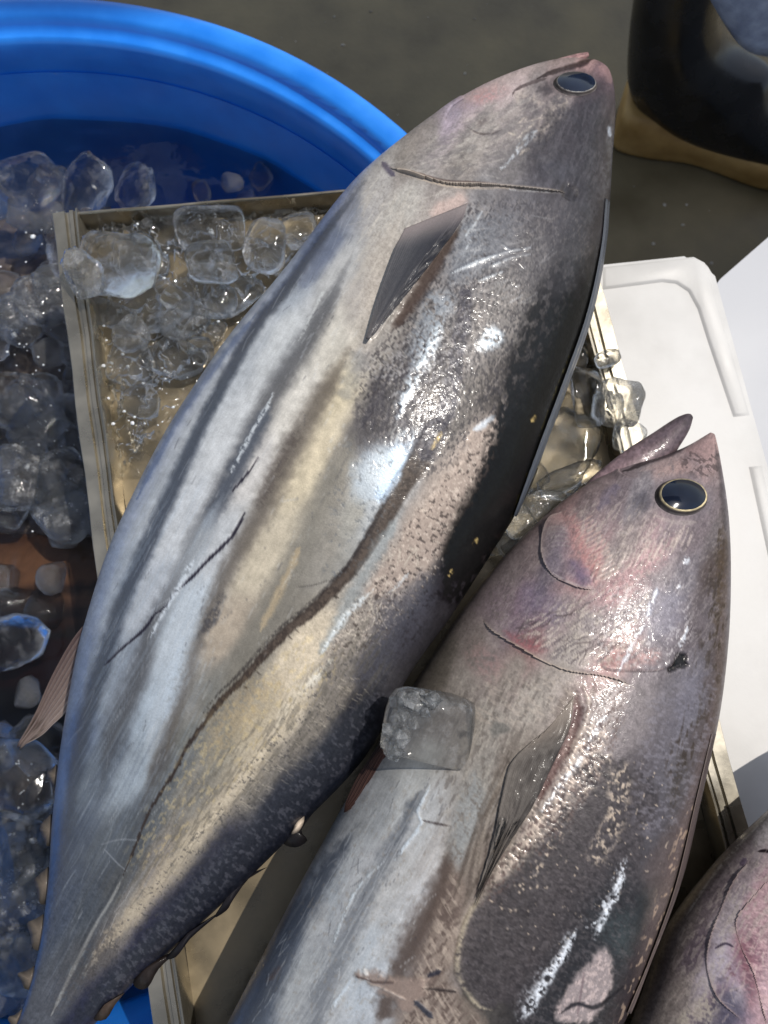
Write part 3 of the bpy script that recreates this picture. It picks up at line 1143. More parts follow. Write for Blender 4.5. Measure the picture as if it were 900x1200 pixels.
    belly = [(425, 215), (430, 300), (410, 400), (415, 470), (460, 560), (420, 650), (330, 740), (250, 830), (195, 930), (150, 1010), (60, 1010), (80, 850), (140, 620), (250, 410), (340, 310)]
    s.patch(belly, None, 1, 14, silver=.62)
    # dark stripes along the belly
    s.stroke([(428, 212), (385, 268), (330, 345), (300, 382), (240, 490), (195, 590), (150, 690), (128, 755), (104, 830), (88, 900), (80, 980)], [5, 6, 6.5, 7, 7, 8, 9, 9, 10, 11, 9], (60, 65, 76), .85, .65, 1.6)
    s.stroke([(400, 270), (372, 310), (350, 340)], [8, 10, 5], (105, 112, 132), .6, .8, 3)
    s.stroke([(412, 300), (388, 350), (365, 392), (320, 462), (280, 540), (235, 622), (208, 682), (180, 735), (160, 800), (132, 862), (118, 930)], [6, 10, 12, 12, 12, 10, 9, 10, 12, 13, 9], (82, 82, 84), .78, .8, 2)
    s.stroke([(318, 470), (280, 545), (236, 625)], [6, 9, 6], (76, 84, 98), .55, .8, 4)
    s.stroke([(412, 400), (394, 436), (350, 512), (310, 592), (270, 662), (240, 728), (215, 800), (190, 880), (165, 950)], [7, 12, 13, 12, 10, 7, 8, 10, 8], (92, 85, 78), .75, .85, 3)
    s.stroke([(352, 500), (325, 548), (300, 600)], [6, 8, 4], (72, 64, 60), .5, .7, 5, brk=.42)
    s.patch([(262, 690), (250, 712), (232, 738), (232, 746), (246, 738), (258, 722)], (72, 70, 72), .8, 3, 5, brk=.42)
    s.stroke([(420, 500), (385, 570), (345, 660), (300, 740), (255, 830)], [8, 14, 15, 13, 9], (122, 118, 108), .55, .9, 3)
    s.stroke([(352, 640), (330, 688), (305, 740)], [3, 4, 3], (186, 166, 132), .6, .8, 3)
    # pale silver of the belly, with its sheen painted in
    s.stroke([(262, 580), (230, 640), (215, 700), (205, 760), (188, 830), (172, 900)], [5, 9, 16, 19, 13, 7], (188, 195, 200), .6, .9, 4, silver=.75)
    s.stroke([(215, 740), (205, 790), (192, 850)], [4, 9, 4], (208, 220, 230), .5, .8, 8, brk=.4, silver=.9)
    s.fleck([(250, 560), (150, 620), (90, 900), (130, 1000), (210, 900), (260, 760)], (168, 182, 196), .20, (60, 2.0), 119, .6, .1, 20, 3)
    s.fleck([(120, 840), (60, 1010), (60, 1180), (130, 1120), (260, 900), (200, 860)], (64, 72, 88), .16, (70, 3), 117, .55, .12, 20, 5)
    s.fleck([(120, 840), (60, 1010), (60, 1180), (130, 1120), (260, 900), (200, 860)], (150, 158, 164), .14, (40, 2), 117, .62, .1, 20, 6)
    # belly outline: a bluish rim
    s.stroke([(330, 318), (250, 416), (190, 508), (140, 608), (102, 730), (82, 835), (68, 940), (60, 1040)], [4, 6, 7, 8, 9, 11, 12, 14], (88, 96, 112), .3, .9, 2)
    s.stroke([(300, 368), (215, 480), (160, 585)], [3, 4, 3], (96, 108, 134), .6, .8, 2)
    # fine cuts
    for P_, w in (([(287, 601), (272, 628), (245, 655), (225, 676), (210, 690)], 1.7), ([(182, 718), (168, 738), (145, 758), (122, 780)], 1.3), ([(306, 532), (292, 552), (270, 578)], .9), ([(208, 690), (196, 708), (182, 720)], .6)):
        s.stroke(P_, w, (38, 34, 44), .9, .5, .8, disp=-.0005)
    s.stroke([(348, 688), (366, 686), (385, 680)], .7, (70, 66, 62), .5, .5)
    for P_ in ([(160, 728), (190, 707), (215, 690)], [(122, 995), (138, 1012), (150, 1022)], [(118, 990), (140, 984), (165, 985)], [(352, 420), (362, 400), (368, 390)], [(330, 588), (350, 584)]):
        s.stroke(P_, .6, (186, 190, 196), .35, .6)
    # pale wrinkled creases, the light they catch painted in white
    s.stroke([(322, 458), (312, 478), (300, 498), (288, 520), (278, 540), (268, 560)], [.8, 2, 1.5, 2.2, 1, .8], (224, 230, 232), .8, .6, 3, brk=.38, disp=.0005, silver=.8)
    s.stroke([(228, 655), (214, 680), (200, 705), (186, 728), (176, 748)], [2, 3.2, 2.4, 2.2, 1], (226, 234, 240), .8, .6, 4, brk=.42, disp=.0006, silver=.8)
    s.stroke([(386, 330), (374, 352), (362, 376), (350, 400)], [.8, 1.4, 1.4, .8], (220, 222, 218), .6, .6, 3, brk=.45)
    # lateral line, a dark wavering band
    LLp = [(512, 505), (492, 540), (476, 562), (461, 587), (448, 612), (433, 637), (412, 668), (394, 687), (366, 716), (339, 737), (312, 765), (283, 798), (258, 822), (239, 848), (218, 877), (205, 903), (194, 920), (180, 942), (171, 959), (156, 998), (144, 1026)]
    s.stroke(LLp, [13, 13, 12, 11, 10, 9, 7.4, 6.8, 6, 5.2, 4.6, 4.2, 3.6, 3, 2.6, 2.2, 1.9, 1.5, 1.2, .8, .5], (60, 52, 47), .95, .22, 1.6, taper=0, disp=-.0004)
    s.stroke([(p[0] - 1, p[1] + 2) for p in LLp[:12]], [9, 9, 7, 6, 5, 4, 3], (98, 86, 76), .6, .8, 5, brk=.50, taper=0)
    s.stroke([(p[0] - 5, p[1] - 6) for p in LLp[2:14]], [2, 2, 2, 1.6, 1.2], (30, 26, 26), .6, .6, 2, brk=.4)
    r = random.Random(3)
    for i in range(8):
        p, q_ = LLp[4 + i % 14], LLp[5 + i % 14]
        t = r.random()
        x, y = p[0] + (q_[0] - p[0]) * t + 3, p[1] + (q_[1] - p[1]) * t + 4
        s.stroke([(x, y), (x + r.uniform(2, 6), y + r.uniform(1, 5))], 1.1, (52, 46, 42), .7, .6, 1.2)
    s.stroke([(144, 1028), (128, 1058), (114, 1080), (96, 1115), (76, 1156), (60, 1190)], [1, 1.6, 2, 2, 1.4], (168, 168, 164), .6, .7, 1, disp=.0006)
    s.stroke([(140, 1026), (124, 1056), (110, 1080), (90, 1117)], [1.4, 2, 2, 1.4], (60, 62, 66), .5, .7, 1)
    # band through the scaly front
    s.stroke([(546, 344), (545, 365), (541, 390), (534, 420), (532, 445), (522, 480), (508, 512), (500, 530)], [6, 8, 8, 8, 9, 11, 12, 11], (58, 57, 66), .92, .3, 3.5, taper=0)
    # scaly front (corselet)
    cors = [(520, 250), (560, 235), (640, 235), (690, 270), (680, 380), (650, 470), (600, 500), (560, 520), (500, 560), (475, 530), (440, 516), (416, 480), (430, 420), (480, 360), (530, 280)]
    s.patch(cors, None, 1, 10, scaly=.28, silver=.3)
    s.fleck(cors, (156, 147, 140), .42, (4.5, 1.6), 125, .60, .10, 10, 1, .00009)
    s.fleck(cors, (46, 44, 48), .6, (4, 1.7), 110, .58, .07, 10, 2, -.00009)
    s.fleck([(440, 440), (500, 400), (530, 420), (520, 500), (480, 530), (440, 515), (416, 485)], (58, 56, 62), .7, (12, 2.0), 105, .5, .1, 10, 4, -.0001)
    s.fleck([(430, 430), (540, 350), (545, 450), (500, 520)], (178, 176, 176), .5, (10, 2), 150, .62, .06, 12, 6)
    s.stroke([(520, 375), (510, 392), (500, 412), (492, 430), (482, 450), (472, 470), (464, 498)], [5, 9, 10, 9, 8, 6, 2], (206, 218, 226), .85, .7, 7, brk=.46, disp=.0005, silver=.85)  # wet highlight streak, painted into the colour
    s.patch([(572, 382), (588, 386), (590, 396), (580, 408), (562, 414), (560, 402)], (212, 224, 232), .9, 5, 6, brk=.42, disp=.0004, silver=.85)  # small highlight patch painted on the scales
    s.patch([(500, 345), (530, 340), (526, 372), (505, 392), (484, 420), (478, 410)], (150, 162, 174), .55, 8, 8, brk=.42, silver=.6)
    s.patch([(535, 260), (600, 250), (600, 300), (560, 320), (525, 330)], (124, 130, 138), .6, 12, 8, brk=.35)
    for P_ in ([(545, 314), (570, 304), (592, 296), (616, 292)], [(588, 286), (600, 294), (622, 290)], [(575, 312), (600, 302), (622, 298)], [(545, 278), (556, 262), (566, 246)], [(540, 300), (552, 282)], [(560, 330), (590, 318)], [(530, 320), (560, 306), (585, 298)]):
        s.stroke(P_, 1.0, (196, 202, 206), .8, .6, 1.2, brk=.32, disp=.0004)
    s.scratches([(530, 255), (650, 250), (640, 360), (540, 340)], 46, (178, 178, 178), -28, 22, 22, .6, .55, 11)
    s.scratches([(420, 430), (520, 330), (560, 350), (540, 480), (440, 510)], 60, (58, 54, 56), 128, 25, 14, .7, .6, 12)
    s.scratches([(570, 330), (660, 300), (640, 420), (560, 480)], 60, (150, 142, 136), 120, 35, 9, .6, .5, 14)
    # pale blue scuffed patch at the end of the scales
    s.patch([(476, 522), (466, 540), (452, 575), (430, 590), (410, 570), (424, 530), (450, 520)], (168, 184, 200), .6, 12, 8)
    s.patch([(477, 521), (474, 545), (462, 570), (446, 590), (440, 580), (450, 548), (462, 528)], (178, 196, 214), .85, 4, 4, silver=.6)
    s.fleck([(400, 520), (470, 520), (450, 620), (380, 680)], (96, 100, 104), .6, (5, 4), 0, .72, .05, 12, 2, -.00009)
    # beige bare patch right of the lateral line
    s.patch([(578, 486), (566, 492), (552, 506), (530, 548), (502, 584), (474, 622), (448, 664), (424, 690), (440, 700), (476, 690), (505, 670), (530, 622), (552, 590), (562, 560), (580, 525)], (172, 156, 144), .8, 6, 9, disp=.0004, silver=.35)
    s.fleck([(578, 486), (530, 548), (470, 622), (420, 690), (380, 760), (440, 760), (500, 690), (545, 610), (575, 540)], (74, 66, 62), .75, (4.2, 3.6), 20, .67, .05, 8, 5, -.00009)
    s.fleck([(578, 486), (530, 548), (470, 622), (420, 690), (380, 760), (440, 760), (500, 690), (545, 610)], (222, 208, 192), .5, (3, 2.4), 20, .68, .05, 8, 7)
    s.stroke([(580, 487), (570, 494), (562, 500), (554, 504)], [3, 3, 4, 3], (198, 206, 214), .85, .6, 3, brk=.35)
    # black back
    s.stroke([(684, 300), (676, 360), (656, 425), (630, 480), (606, 530), (586, 575), (560, 612), (538, 655), (518, 700)], [12, 18, 22, 25, 26, 26, 24, 19, 13], (12, 12, 12), .96, .5, 6, silver=.0)
    s.stroke([(672, 270), (660, 330), (640, 390), (616, 440), (596, 480)], [14, 22, 26, 24, 14], (48, 46, 46), .6, .9, 8)
    s.fleck([(690, 300), (640, 320), (590, 450), (560, 560), (520, 690), (560, 690), (640, 520), (690, 380)], (16, 15, 15), .85, (6, 4), 110, .45, .12, 8, 3)
    s.stroke([(706, 300), (694, 370), (670, 440), (646, 500), (622, 560), (594, 620)], [3, 5, 6, 7, 6, 4], (56, 54, 36), .8, .8, 4)
    s.stroke([(712, 250), (704, 330), (684, 410), (656, 490), (628, 560)], [3, 4, 5, 5, 4], (70, 76, 84), .75, .7, 2, silver=.4)
    s.stroke([(674, 400), (650, 460), (632, 510)], [1, 1.4, 1], (110, 104, 70), .5, .6, 2, brk=.5)
    # bronze glints painted into the dark back
    for p in ((514, 512), (510, 520), (518, 506), (628, 486), (560, 630), (530, 668)):
        s.stroke([p, (p[0] - 5, p[1] + 8)], 2.2, (206, 180, 120), .8, .7, 3, brk=.45)
    # streaked band between lateral line and back, further down, its white highlights painted on
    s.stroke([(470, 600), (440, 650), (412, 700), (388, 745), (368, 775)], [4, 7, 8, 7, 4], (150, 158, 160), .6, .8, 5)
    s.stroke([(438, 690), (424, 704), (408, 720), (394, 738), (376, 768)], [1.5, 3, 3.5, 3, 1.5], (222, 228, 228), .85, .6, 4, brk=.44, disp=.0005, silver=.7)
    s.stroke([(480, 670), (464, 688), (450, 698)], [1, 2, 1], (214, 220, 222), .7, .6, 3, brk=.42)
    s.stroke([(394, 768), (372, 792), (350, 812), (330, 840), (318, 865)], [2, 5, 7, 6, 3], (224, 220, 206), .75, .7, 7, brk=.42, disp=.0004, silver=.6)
    s.scratches([(420, 680), (470, 620), (500, 640), (470, 720), (400, 770)], 42, (206, 196, 180), 122, 40, 16, .6, .6, 21, .00006)
    s.patch([(470, 690), (500, 670), (510, 700), (480, 760), (430, 800), (410, 790), (440, 740)], (74, 74, 82), .65, 10, 8, brk=.36)
    s.stroke([(368, 780), (340, 830), (300, 888), (262, 938), (222, 990), (190, 1030), (160, 1066), (126, 1104), (100, 1140)], [10, 15, 15, 14, 13, 11, 9, 7, 4], (192, 178, 154), .68, .85, 7, silver=.4)
    s.stroke([(330, 850), (290, 905), (250, 958), (214, 1004)], [4, 6, 6, 3], (214, 200, 176), .6, .8, 5, brk=.42)
    s.fleck([(440, 740), (380, 780), (240, 960), (100, 1130), (130, 1140), (280, 980), (430, 840)], (72, 70, 70), .6, (3.4, 3), 10, .70, .05, 10, 1, -.00009)
    s.fleck([(440, 720), (240, 900), (140, 1040), (160, 1060), (300, 930), (450, 800)], (92, 88, 80), .4, (18, 2.6), 125, .6, .08, 10, 4)
    s.fleck([(360, 740), (230, 860), (150, 1000), (200, 1000), (330, 860), (400, 780)], (198, 178, 132), .35, (7, 3), 125, .66, .06, 12, 0)
    s.scratches([(400, 790), (440, 800), (360, 900), (280, 960), (260, 940)], 90, (196, 186, 168), 30, 12, 8, .5, .45, 22)
    # dark slate flank below
    s.stroke([(452, 790), (412, 850), (366, 912), (322, 962), (276, 1012), (232, 1056), (190, 1096), (146, 1138), (110, 1175), (70, 1215)], [8, 14, 20, 22, 22, 20, 17, 14, 12, 10], (50, 52, 58), .85, .75, 7)
    s.fleck([(452, 790), (350, 900), (200, 1060), (110, 1160), (140, 1180), (300, 1040), (440, 860)], (104, 104, 112), .4, (5, 3), 40, .62, .1, 14, 5)
    s.stroke([(440, 866), (350, 966), (268, 1046), (202, 1108), (140, 1166)], [3, 6, 7, 6, 4], (36, 38, 45), .7, .8, 3)
    # brown smudges near the tail
    s.patch([(240, 840), (290, 800), (330, 800), (300, 850), (250, 890)], (150, 128, 92), .35, 16, 10, brk=.45)
    s.patch([(90, 1110), (140, 1080), (130, 1130), (80, 1180), (60, 1180)], (70, 66, 64), .5, 14, 8, brk=.45)
    # ---- head
    s.plate('gill_cover', [(448, 193), (458, 198), (483, 206), (520, 216), (550, 219), (578, 219), (610, 222), (640, 225), (660, 226), (673, 227)], 0.0024, 60, -1, (200, 184, 166))
    s.stroke([(483, 207), (522, 218), (560, 221), (585, 221)], [.4, .7, .6, .4], (205, 190, 172), .6, .5)
    s.stroke([(482, 204), (520, 213.5), (560, 216.5), (582, 217)], [.4, .9, .8, .4], (70, 54, 50), .85, .5)  # shadow line along the gill edge, painted dark
    s.stroke([(596, 222), (625, 224), (655, 226)], [.5, 1, .6], (198, 204, 210), .7, .5, .8, brk=.4)
    s.patch([(664, 214), (674, 220), (678, 232), (668, 234), (660, 226)], (18, 16, 16), .9, 3, 3, disp=-.0012)
    s.stroke([(448, 190), (456, 200), (462, 206)], 3, (70, 64, 84), .7, .7)
    s.patch([(586, 96), (560, 104), (536, 122), (545, 130), (570, 118), (596, 108)], (176, 142, 140), .6, 8, 6, brk=.40, bw=.2)
    s.patch([(528, 118), (524, 136), (545, 134), (560, 124), (545, 118)], (142, 135, 148), .6, 8, 5, brk=.38, bw=.2)
    s.patch([(556, 112), (575, 108), (580, 116), (562, 120)], (176, 130, 130), .5, 6, 5, brk=.40, bw=.2)
    s.step([(545, 114), (530, 124), (522, 138), (524, 145)], .0012, 16, 1, None, (70, 60, 74), 1.6)
    s.stroke([(548, 149), (560, 156), (575, 157), (588, 152)], [.8, 1.2, .8], (84, 74, 72), .7, .5)
    s.stroke([(550, 152), (562, 159), (578, 159)], [.6, 1, .6], (186, 176, 166), .5, .6)
    s.patch([(560, 134), (572, 140), (566, 148), (556, 146)], (96, 86, 84), .6, 5, 4, brk=.4)
    for P_, al in (([(666, 112), (652, 132), (640, 150), (620, 165)], .8), ([(600, 108), (625, 118), (640, 122)], .4)):
        s.stroke(P_, [5, 12, 8, 4], (196, 182, 166), al, .8, 8, brk=.50, disp=.0004)
    s.fleck([(540, 140), (610, 110), (640, 120), (600, 190), (520, 205), (480, 195)], (176, 170, 162), .38, (8, 2.6), 150, .62, .06, 10, 2, .00009)
    s.fleck([(540, 130), (660, 110), (690, 190), (600, 215), (480, 200)], (92, 88, 90), .28, (12, 4), 160, .6, .08, 14, 5)
    s.scratches([(460, 190), (540, 140), (600, 150), (580, 210), (500, 208)], 60, (190, 184, 174), 152, 26, 14, .5, .4, 31, .00006)
    s.scratches([(430, 215), (520, 225), (500, 260), (430, 270)], 18, (200, 194, 184), 150, 10, 40, .6, .55, 32)
    s.scratches([(590, 150), (650, 120), (660, 150), (600, 190)], 36, (206, 194, 178), 145, 30, 9, .7, .6, 33, .00006)
    for P_ in ([(628, 158), (612, 172), (598, 188), (584, 202)], [(632, 152), (618, 160), (606, 172)]):
        s.stroke(P_, [1, 2, 1.6, .8], (212, 218, 222), .8, .6, 3, brk=.42, silver=.7)
    s.patch([(640, 192), (664, 190), (676, 204), (660, 214), (642, 208)], (110, 116, 128), .55, 12, 6, silver=.4)
    s.patch([(664, 150), (700, 140), (712, 170), (700, 220), (676, 240), (680, 190)], (46, 42, 46), .55, 16, 8)
    s.stroke([(716, 140), (712, 190), (708, 230)], [3, 5, 3], (112, 116, 122), .5, .8, 3, brk=.4)
    s.patch([(690, 180), (706, 170), (706, 235), (690, 260), (684, 230)], (98, 100, 104), .45, 9, 6, brk=.4)
    s.stroke([(713, 148), (715, 160)], 2, (210, 222, 236), .8, .6)
    s.patch([(640, 98), (650, 108), (640, 112), (630, 106)], (48, 44, 46), .7, 5, 3)
    s.stroke([(702, 78), (712, 84), (716, 98)], [3, 4, 3], (160, 130, 126), .5, .8, 2)
    s.stroke([(694, 69), (680, 75), (664, 80), (646, 85), (630, 92)], [2.5, 3.4, 3, 2.2, 1], (48, 36, 36), .85, .5, 1)
    s.stroke([(640, 92), (620, 98), (604, 106), (600, 114)], [1, 1.6, 1.4, 1], (70, 58, 58), .7, .5, 1)
    s.patch([(640, 130), (700, 118), (716, 150), (712, 230), (660, 232), (625, 210), (630, 165)], (62, 59, 63), .7, 22, 10)
    s.fleck([(640, 120), (712, 120), (712, 240), (640, 240), (610, 190)], (46, 44, 47), .35, (14, 6), 105, .52, .1, 14, 1)
    s.fleck([(640, 120), (712, 120), (712, 240), (640, 240), (610, 190)], (112, 110, 114), .2, (14, 3), 112, .64, .07, 14, 6)
    s.patch([(560, 225), (650, 228), (700, 250), (690, 330), (640, 350), (580, 300)], (86, 84, 88), .45, 24, 10)
    s.fleck([(480, 190), (560, 130), (640, 140), (640, 215), (500, 212)], (92, 89, 90), .3, (14, 5), 150, .56, .1, 12, 3)
    # socket of the eye
    s.patch([(640, 96), (665, 82), (692, 86), (704, 100), (700, 114), (680, 114), (655, 108)], (66, 60, 62), .6, 5, 2)
    # body wall round the base of the chest fin
    s.step([(548, 236), (530, 268), (500, 306), (470, 350), (440, 392), (426, 408)], .0022, 26, 1, None, (70, 60, 56), 2.6)
    s.patch([(514, 238), (540, 226), (546, 238), (520, 254), (506, 250)], (202, 178, 168), .75, 6, 5)
    s.patch([(430, 300), (470, 250), (462, 290), (446, 340), (436, 400), (424, 400)], (182, 172, 160), .5, 10, 6)
    s.fleck([(420, 230), (500, 230), (460, 330), (425, 440), (404, 400)], (196, 188, 176), .4, (16, 2.4), 120, .6, .08, 12, 6)
    s.stroke([(540, 262), (512, 306), (486, 348), (458, 388)], [4, 7, 8, 4], (72, 60, 55), .85, .6, 3, disp=-.0010)
    s.stroke([(424, 408), (412, 440), (402, 470)], [6, 10, 6], (132, 132, 130), .5, .8, 5)
    s.scratches([(420, 230), (440, 560), (330, 740), (195, 930), (120, 1120), (60, 1150), (90, 800), (200, 520), (340, 330)], 170, (206, 209, 210), 118, 8, 26, .40, .28, 71, .00004)
    s.scratches([(420, 230), (440, 560), (330, 740), (195, 930), (120, 1120), (60, 1150), (90, 800), (200, 520), (340, 330)], 90, (70, 70, 74), 120, 16, 13, .42, .40, 72)
    s.silver += .25 * (s.n3 - .5)


t1c = at((360, 640), 0)
tuna = empty("tuna", (t1c[0], t1c[1], .002), "largest tuna, with dark belly stripes, lying across the tray with its snout over the floor", "fish", "tunas laid on the steel tray")
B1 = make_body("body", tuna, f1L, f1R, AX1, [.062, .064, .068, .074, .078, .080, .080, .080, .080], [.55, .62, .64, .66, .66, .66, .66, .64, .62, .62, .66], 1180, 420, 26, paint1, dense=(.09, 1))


def jaw_paint(c_tip, c_mid, c_dark, tip):
    def f(s):
        d = np.hypot(s.x - tip[0], s.y - tip[1])
        t = np.clip(d / 110, 0, 1)[:, None]
        s.col[:] = np.array(c_tip) * (1 - t) + np.array(c_mid) * t
        m = sstep(.55, .75, .5 * s.n8 + .5 * s.n20)[:, None] * .6
        s.col[:] = s.col * (1 - m) + np.array(c_dark) * m
        s.col *= (1 + .3 * (s.n3 - .5))[:, None]
        s.silver[:] = .2
    return f


make_body("lower_jaw", tuna, [(566, 112), (590, 94), (620, 80), (650, 70), (676, 63), (688, 61)], [(576, 122), (604, 104), (632, 92), (656, 84), (678, 74), (691, 66)], (.93, -.37), [.083, .082], [1.0, .8, .7], 70, 50, 12, jaw_paint((146, 112, 110), (164, 148, 146), (104, 92, 92), (690, 64)))
eye(tuna, B1.surf, (674, 99), 28, 14.5, 4, .0036, .76, (150, 146, 142))
fin("pectoral_fin", tuna, [(548, 238), (540, 262), (520, 292), (490, 332), (458, 372), (432, 402)], [(474, 268), (466, 288), (459, 308), (448, 340), (437, 374), (429, 401)], B1.surf, off=(.0018, .0052), rays=22, ray_h=.00015, c1=(30, 31, 38), c2=(100, 99, 100), base=(136, 126, 124))
fin("first_dorsal_fin", tuna, [(714, 236), (709, 290), (692, 370), (664, 450), (634, 530), (604, 604)], [(709, 232), (703, 290), (686, 366), (660, 440), (630, 520), (600, 604)], B1.surf, off=(.0002, .0012), rays=2, c1=(60, 64, 72), c2=(92, 98, 106), nv=8)
fin("second_dorsal_fin", tuna, [(456, 858), (436, 884), (418, 912), (406, 938), (403, 952)], [(462, 868), (450, 890), (438, 914), (424, 938), (404, 952)], None, (.104, .098), (.0, .001), .0016, rays=5, c1=(36, 27, 25), c2=(72, 50, 45), seed=2)
fin("anal_fin", tuna, [(104, 726), (84, 752), (62, 792), (44, 832), (30, 858), (18, 878)], [(104, 790), (92, 812), (78, 834), (62, 850), (46, 866), (22, 882)], None, (.070, .040), (.0, .001), .0016, rays=8, ray_h=.0008, c1=(88, 74, 72), c2=(150, 136, 128), ragged=.25, seed=4)
for P_, zz, cc in (([(74, 890), (64, 900), (59, 908), (63, 918), (70, 926), (80, 915)], .068, (98, 89, 80)), ([(66, 950), (56, 962), (49, 970), (56, 982), (62, 996), (74, 980)], .066, (98, 89, 80)),
                   ([(62, 1012), (50, 1022), (42, 1030), (47, 1044), (52, 1060), (68, 1050)], .066, (98, 89, 80)), ([(60, 1068), (46, 1074), (35, 1082), (42, 1096), (46, 1112), (60, 1110)], .065, (98, 89, 80)),
                   ([(52, 1126), (36, 1134), (24, 1140), (30, 1152), (34, 1164), (48, 1160)], .065, (98, 89, 80)), ([(36, 1178), (22, 1184), (10, 1190), (18, 1202), (26, 1210)], .064, (98, 89, 80)),
                   ([(360, 950), (346, 968), (352, 976), (340, 985), (330, 980), (340, 966)], .066, (30, 28, 30)), ([(300, 1015), (285, 1028), (270, 1046), (262, 1058), (250, 1062), (262, 1046), (280, 1026)], .066, (34, 32, 36)),
                   ([(252, 1064), (236, 1078), (222, 1092), (216, 1100), (204, 1112), (196, 1110), (224, 1084)], .065, (30, 28, 32)), ([(196, 1112), (180, 1130), (168, 1146), (160, 1148), (158, 1140), (176, 1124)], .064, (40, 34, 32)), ([(140, 1160), (128, 1174), (120, 1186), (110, 1186), (124, 1168)], .064, (70, 58, 50))):
    rside = sum(cc) < 150 or P_[0][0] + P_[0][1] > 1280
    blade("finlet", tuna, P_, zz + (.012 if rside else 0), .003, cc, size=(1.1, 1.4) if rside else (.7, 1.0), push=(5, 6) if rside else (-5, 1))
blade("finlet", tuna, [(356, 956), (350, 962), (344, 970), (344, 975), (350, 972), (357, 963)], .092, .003, (214, 196, 176))
fin("tail_fin", tuna, [(-30, 1318), (-70, 1330), (-130, 1335), (-190, 1325)], [(-40, 1336), (-90, 1352), (-140, 1348), (-190, 1326)], None, (.062, .060), (.0, .0), .004, rays=8, c1=(50, 52, 60), c2=(80, 80, 88))
fin("tail_fin", tuna, [(-22, 1330), (0, 1375), (10, 1440), (-5, 1500)], [(-42, 1336), (-30, 1385), (-18, 1440), (-6, 1500)], None, (.062, .060), (.0, .0), .004, rays=8, c1=(50, 52, 60), c2=(80, 80, 88))
# ------------------------------------------------------------------ the second tuna, beside it, mouth a little open
f2L = [(70, 1690), (95, 1620), (120, 1540), (160, 1430), (205, 1320), (266, 1200), (330, 1076), (392, 962), (445, 868), (492, 790), (536, 722), (580, 664), (640, 603), (690, 566), (728, 549), (780, 533), (806, 522), (832, 507)]
f2R = [(95, 1705), (150, 1665), (240, 1600), (350, 1530), (470, 1450), (570, 1370), (662, 1280), (737, 1188), (764, 1120), (794, 1040), (822, 930), (840, 850), (851, 760), (854, 680), (852, 610), (845, 550), (839, 515), (837, 507)]
AX2 = (.46, -.888)


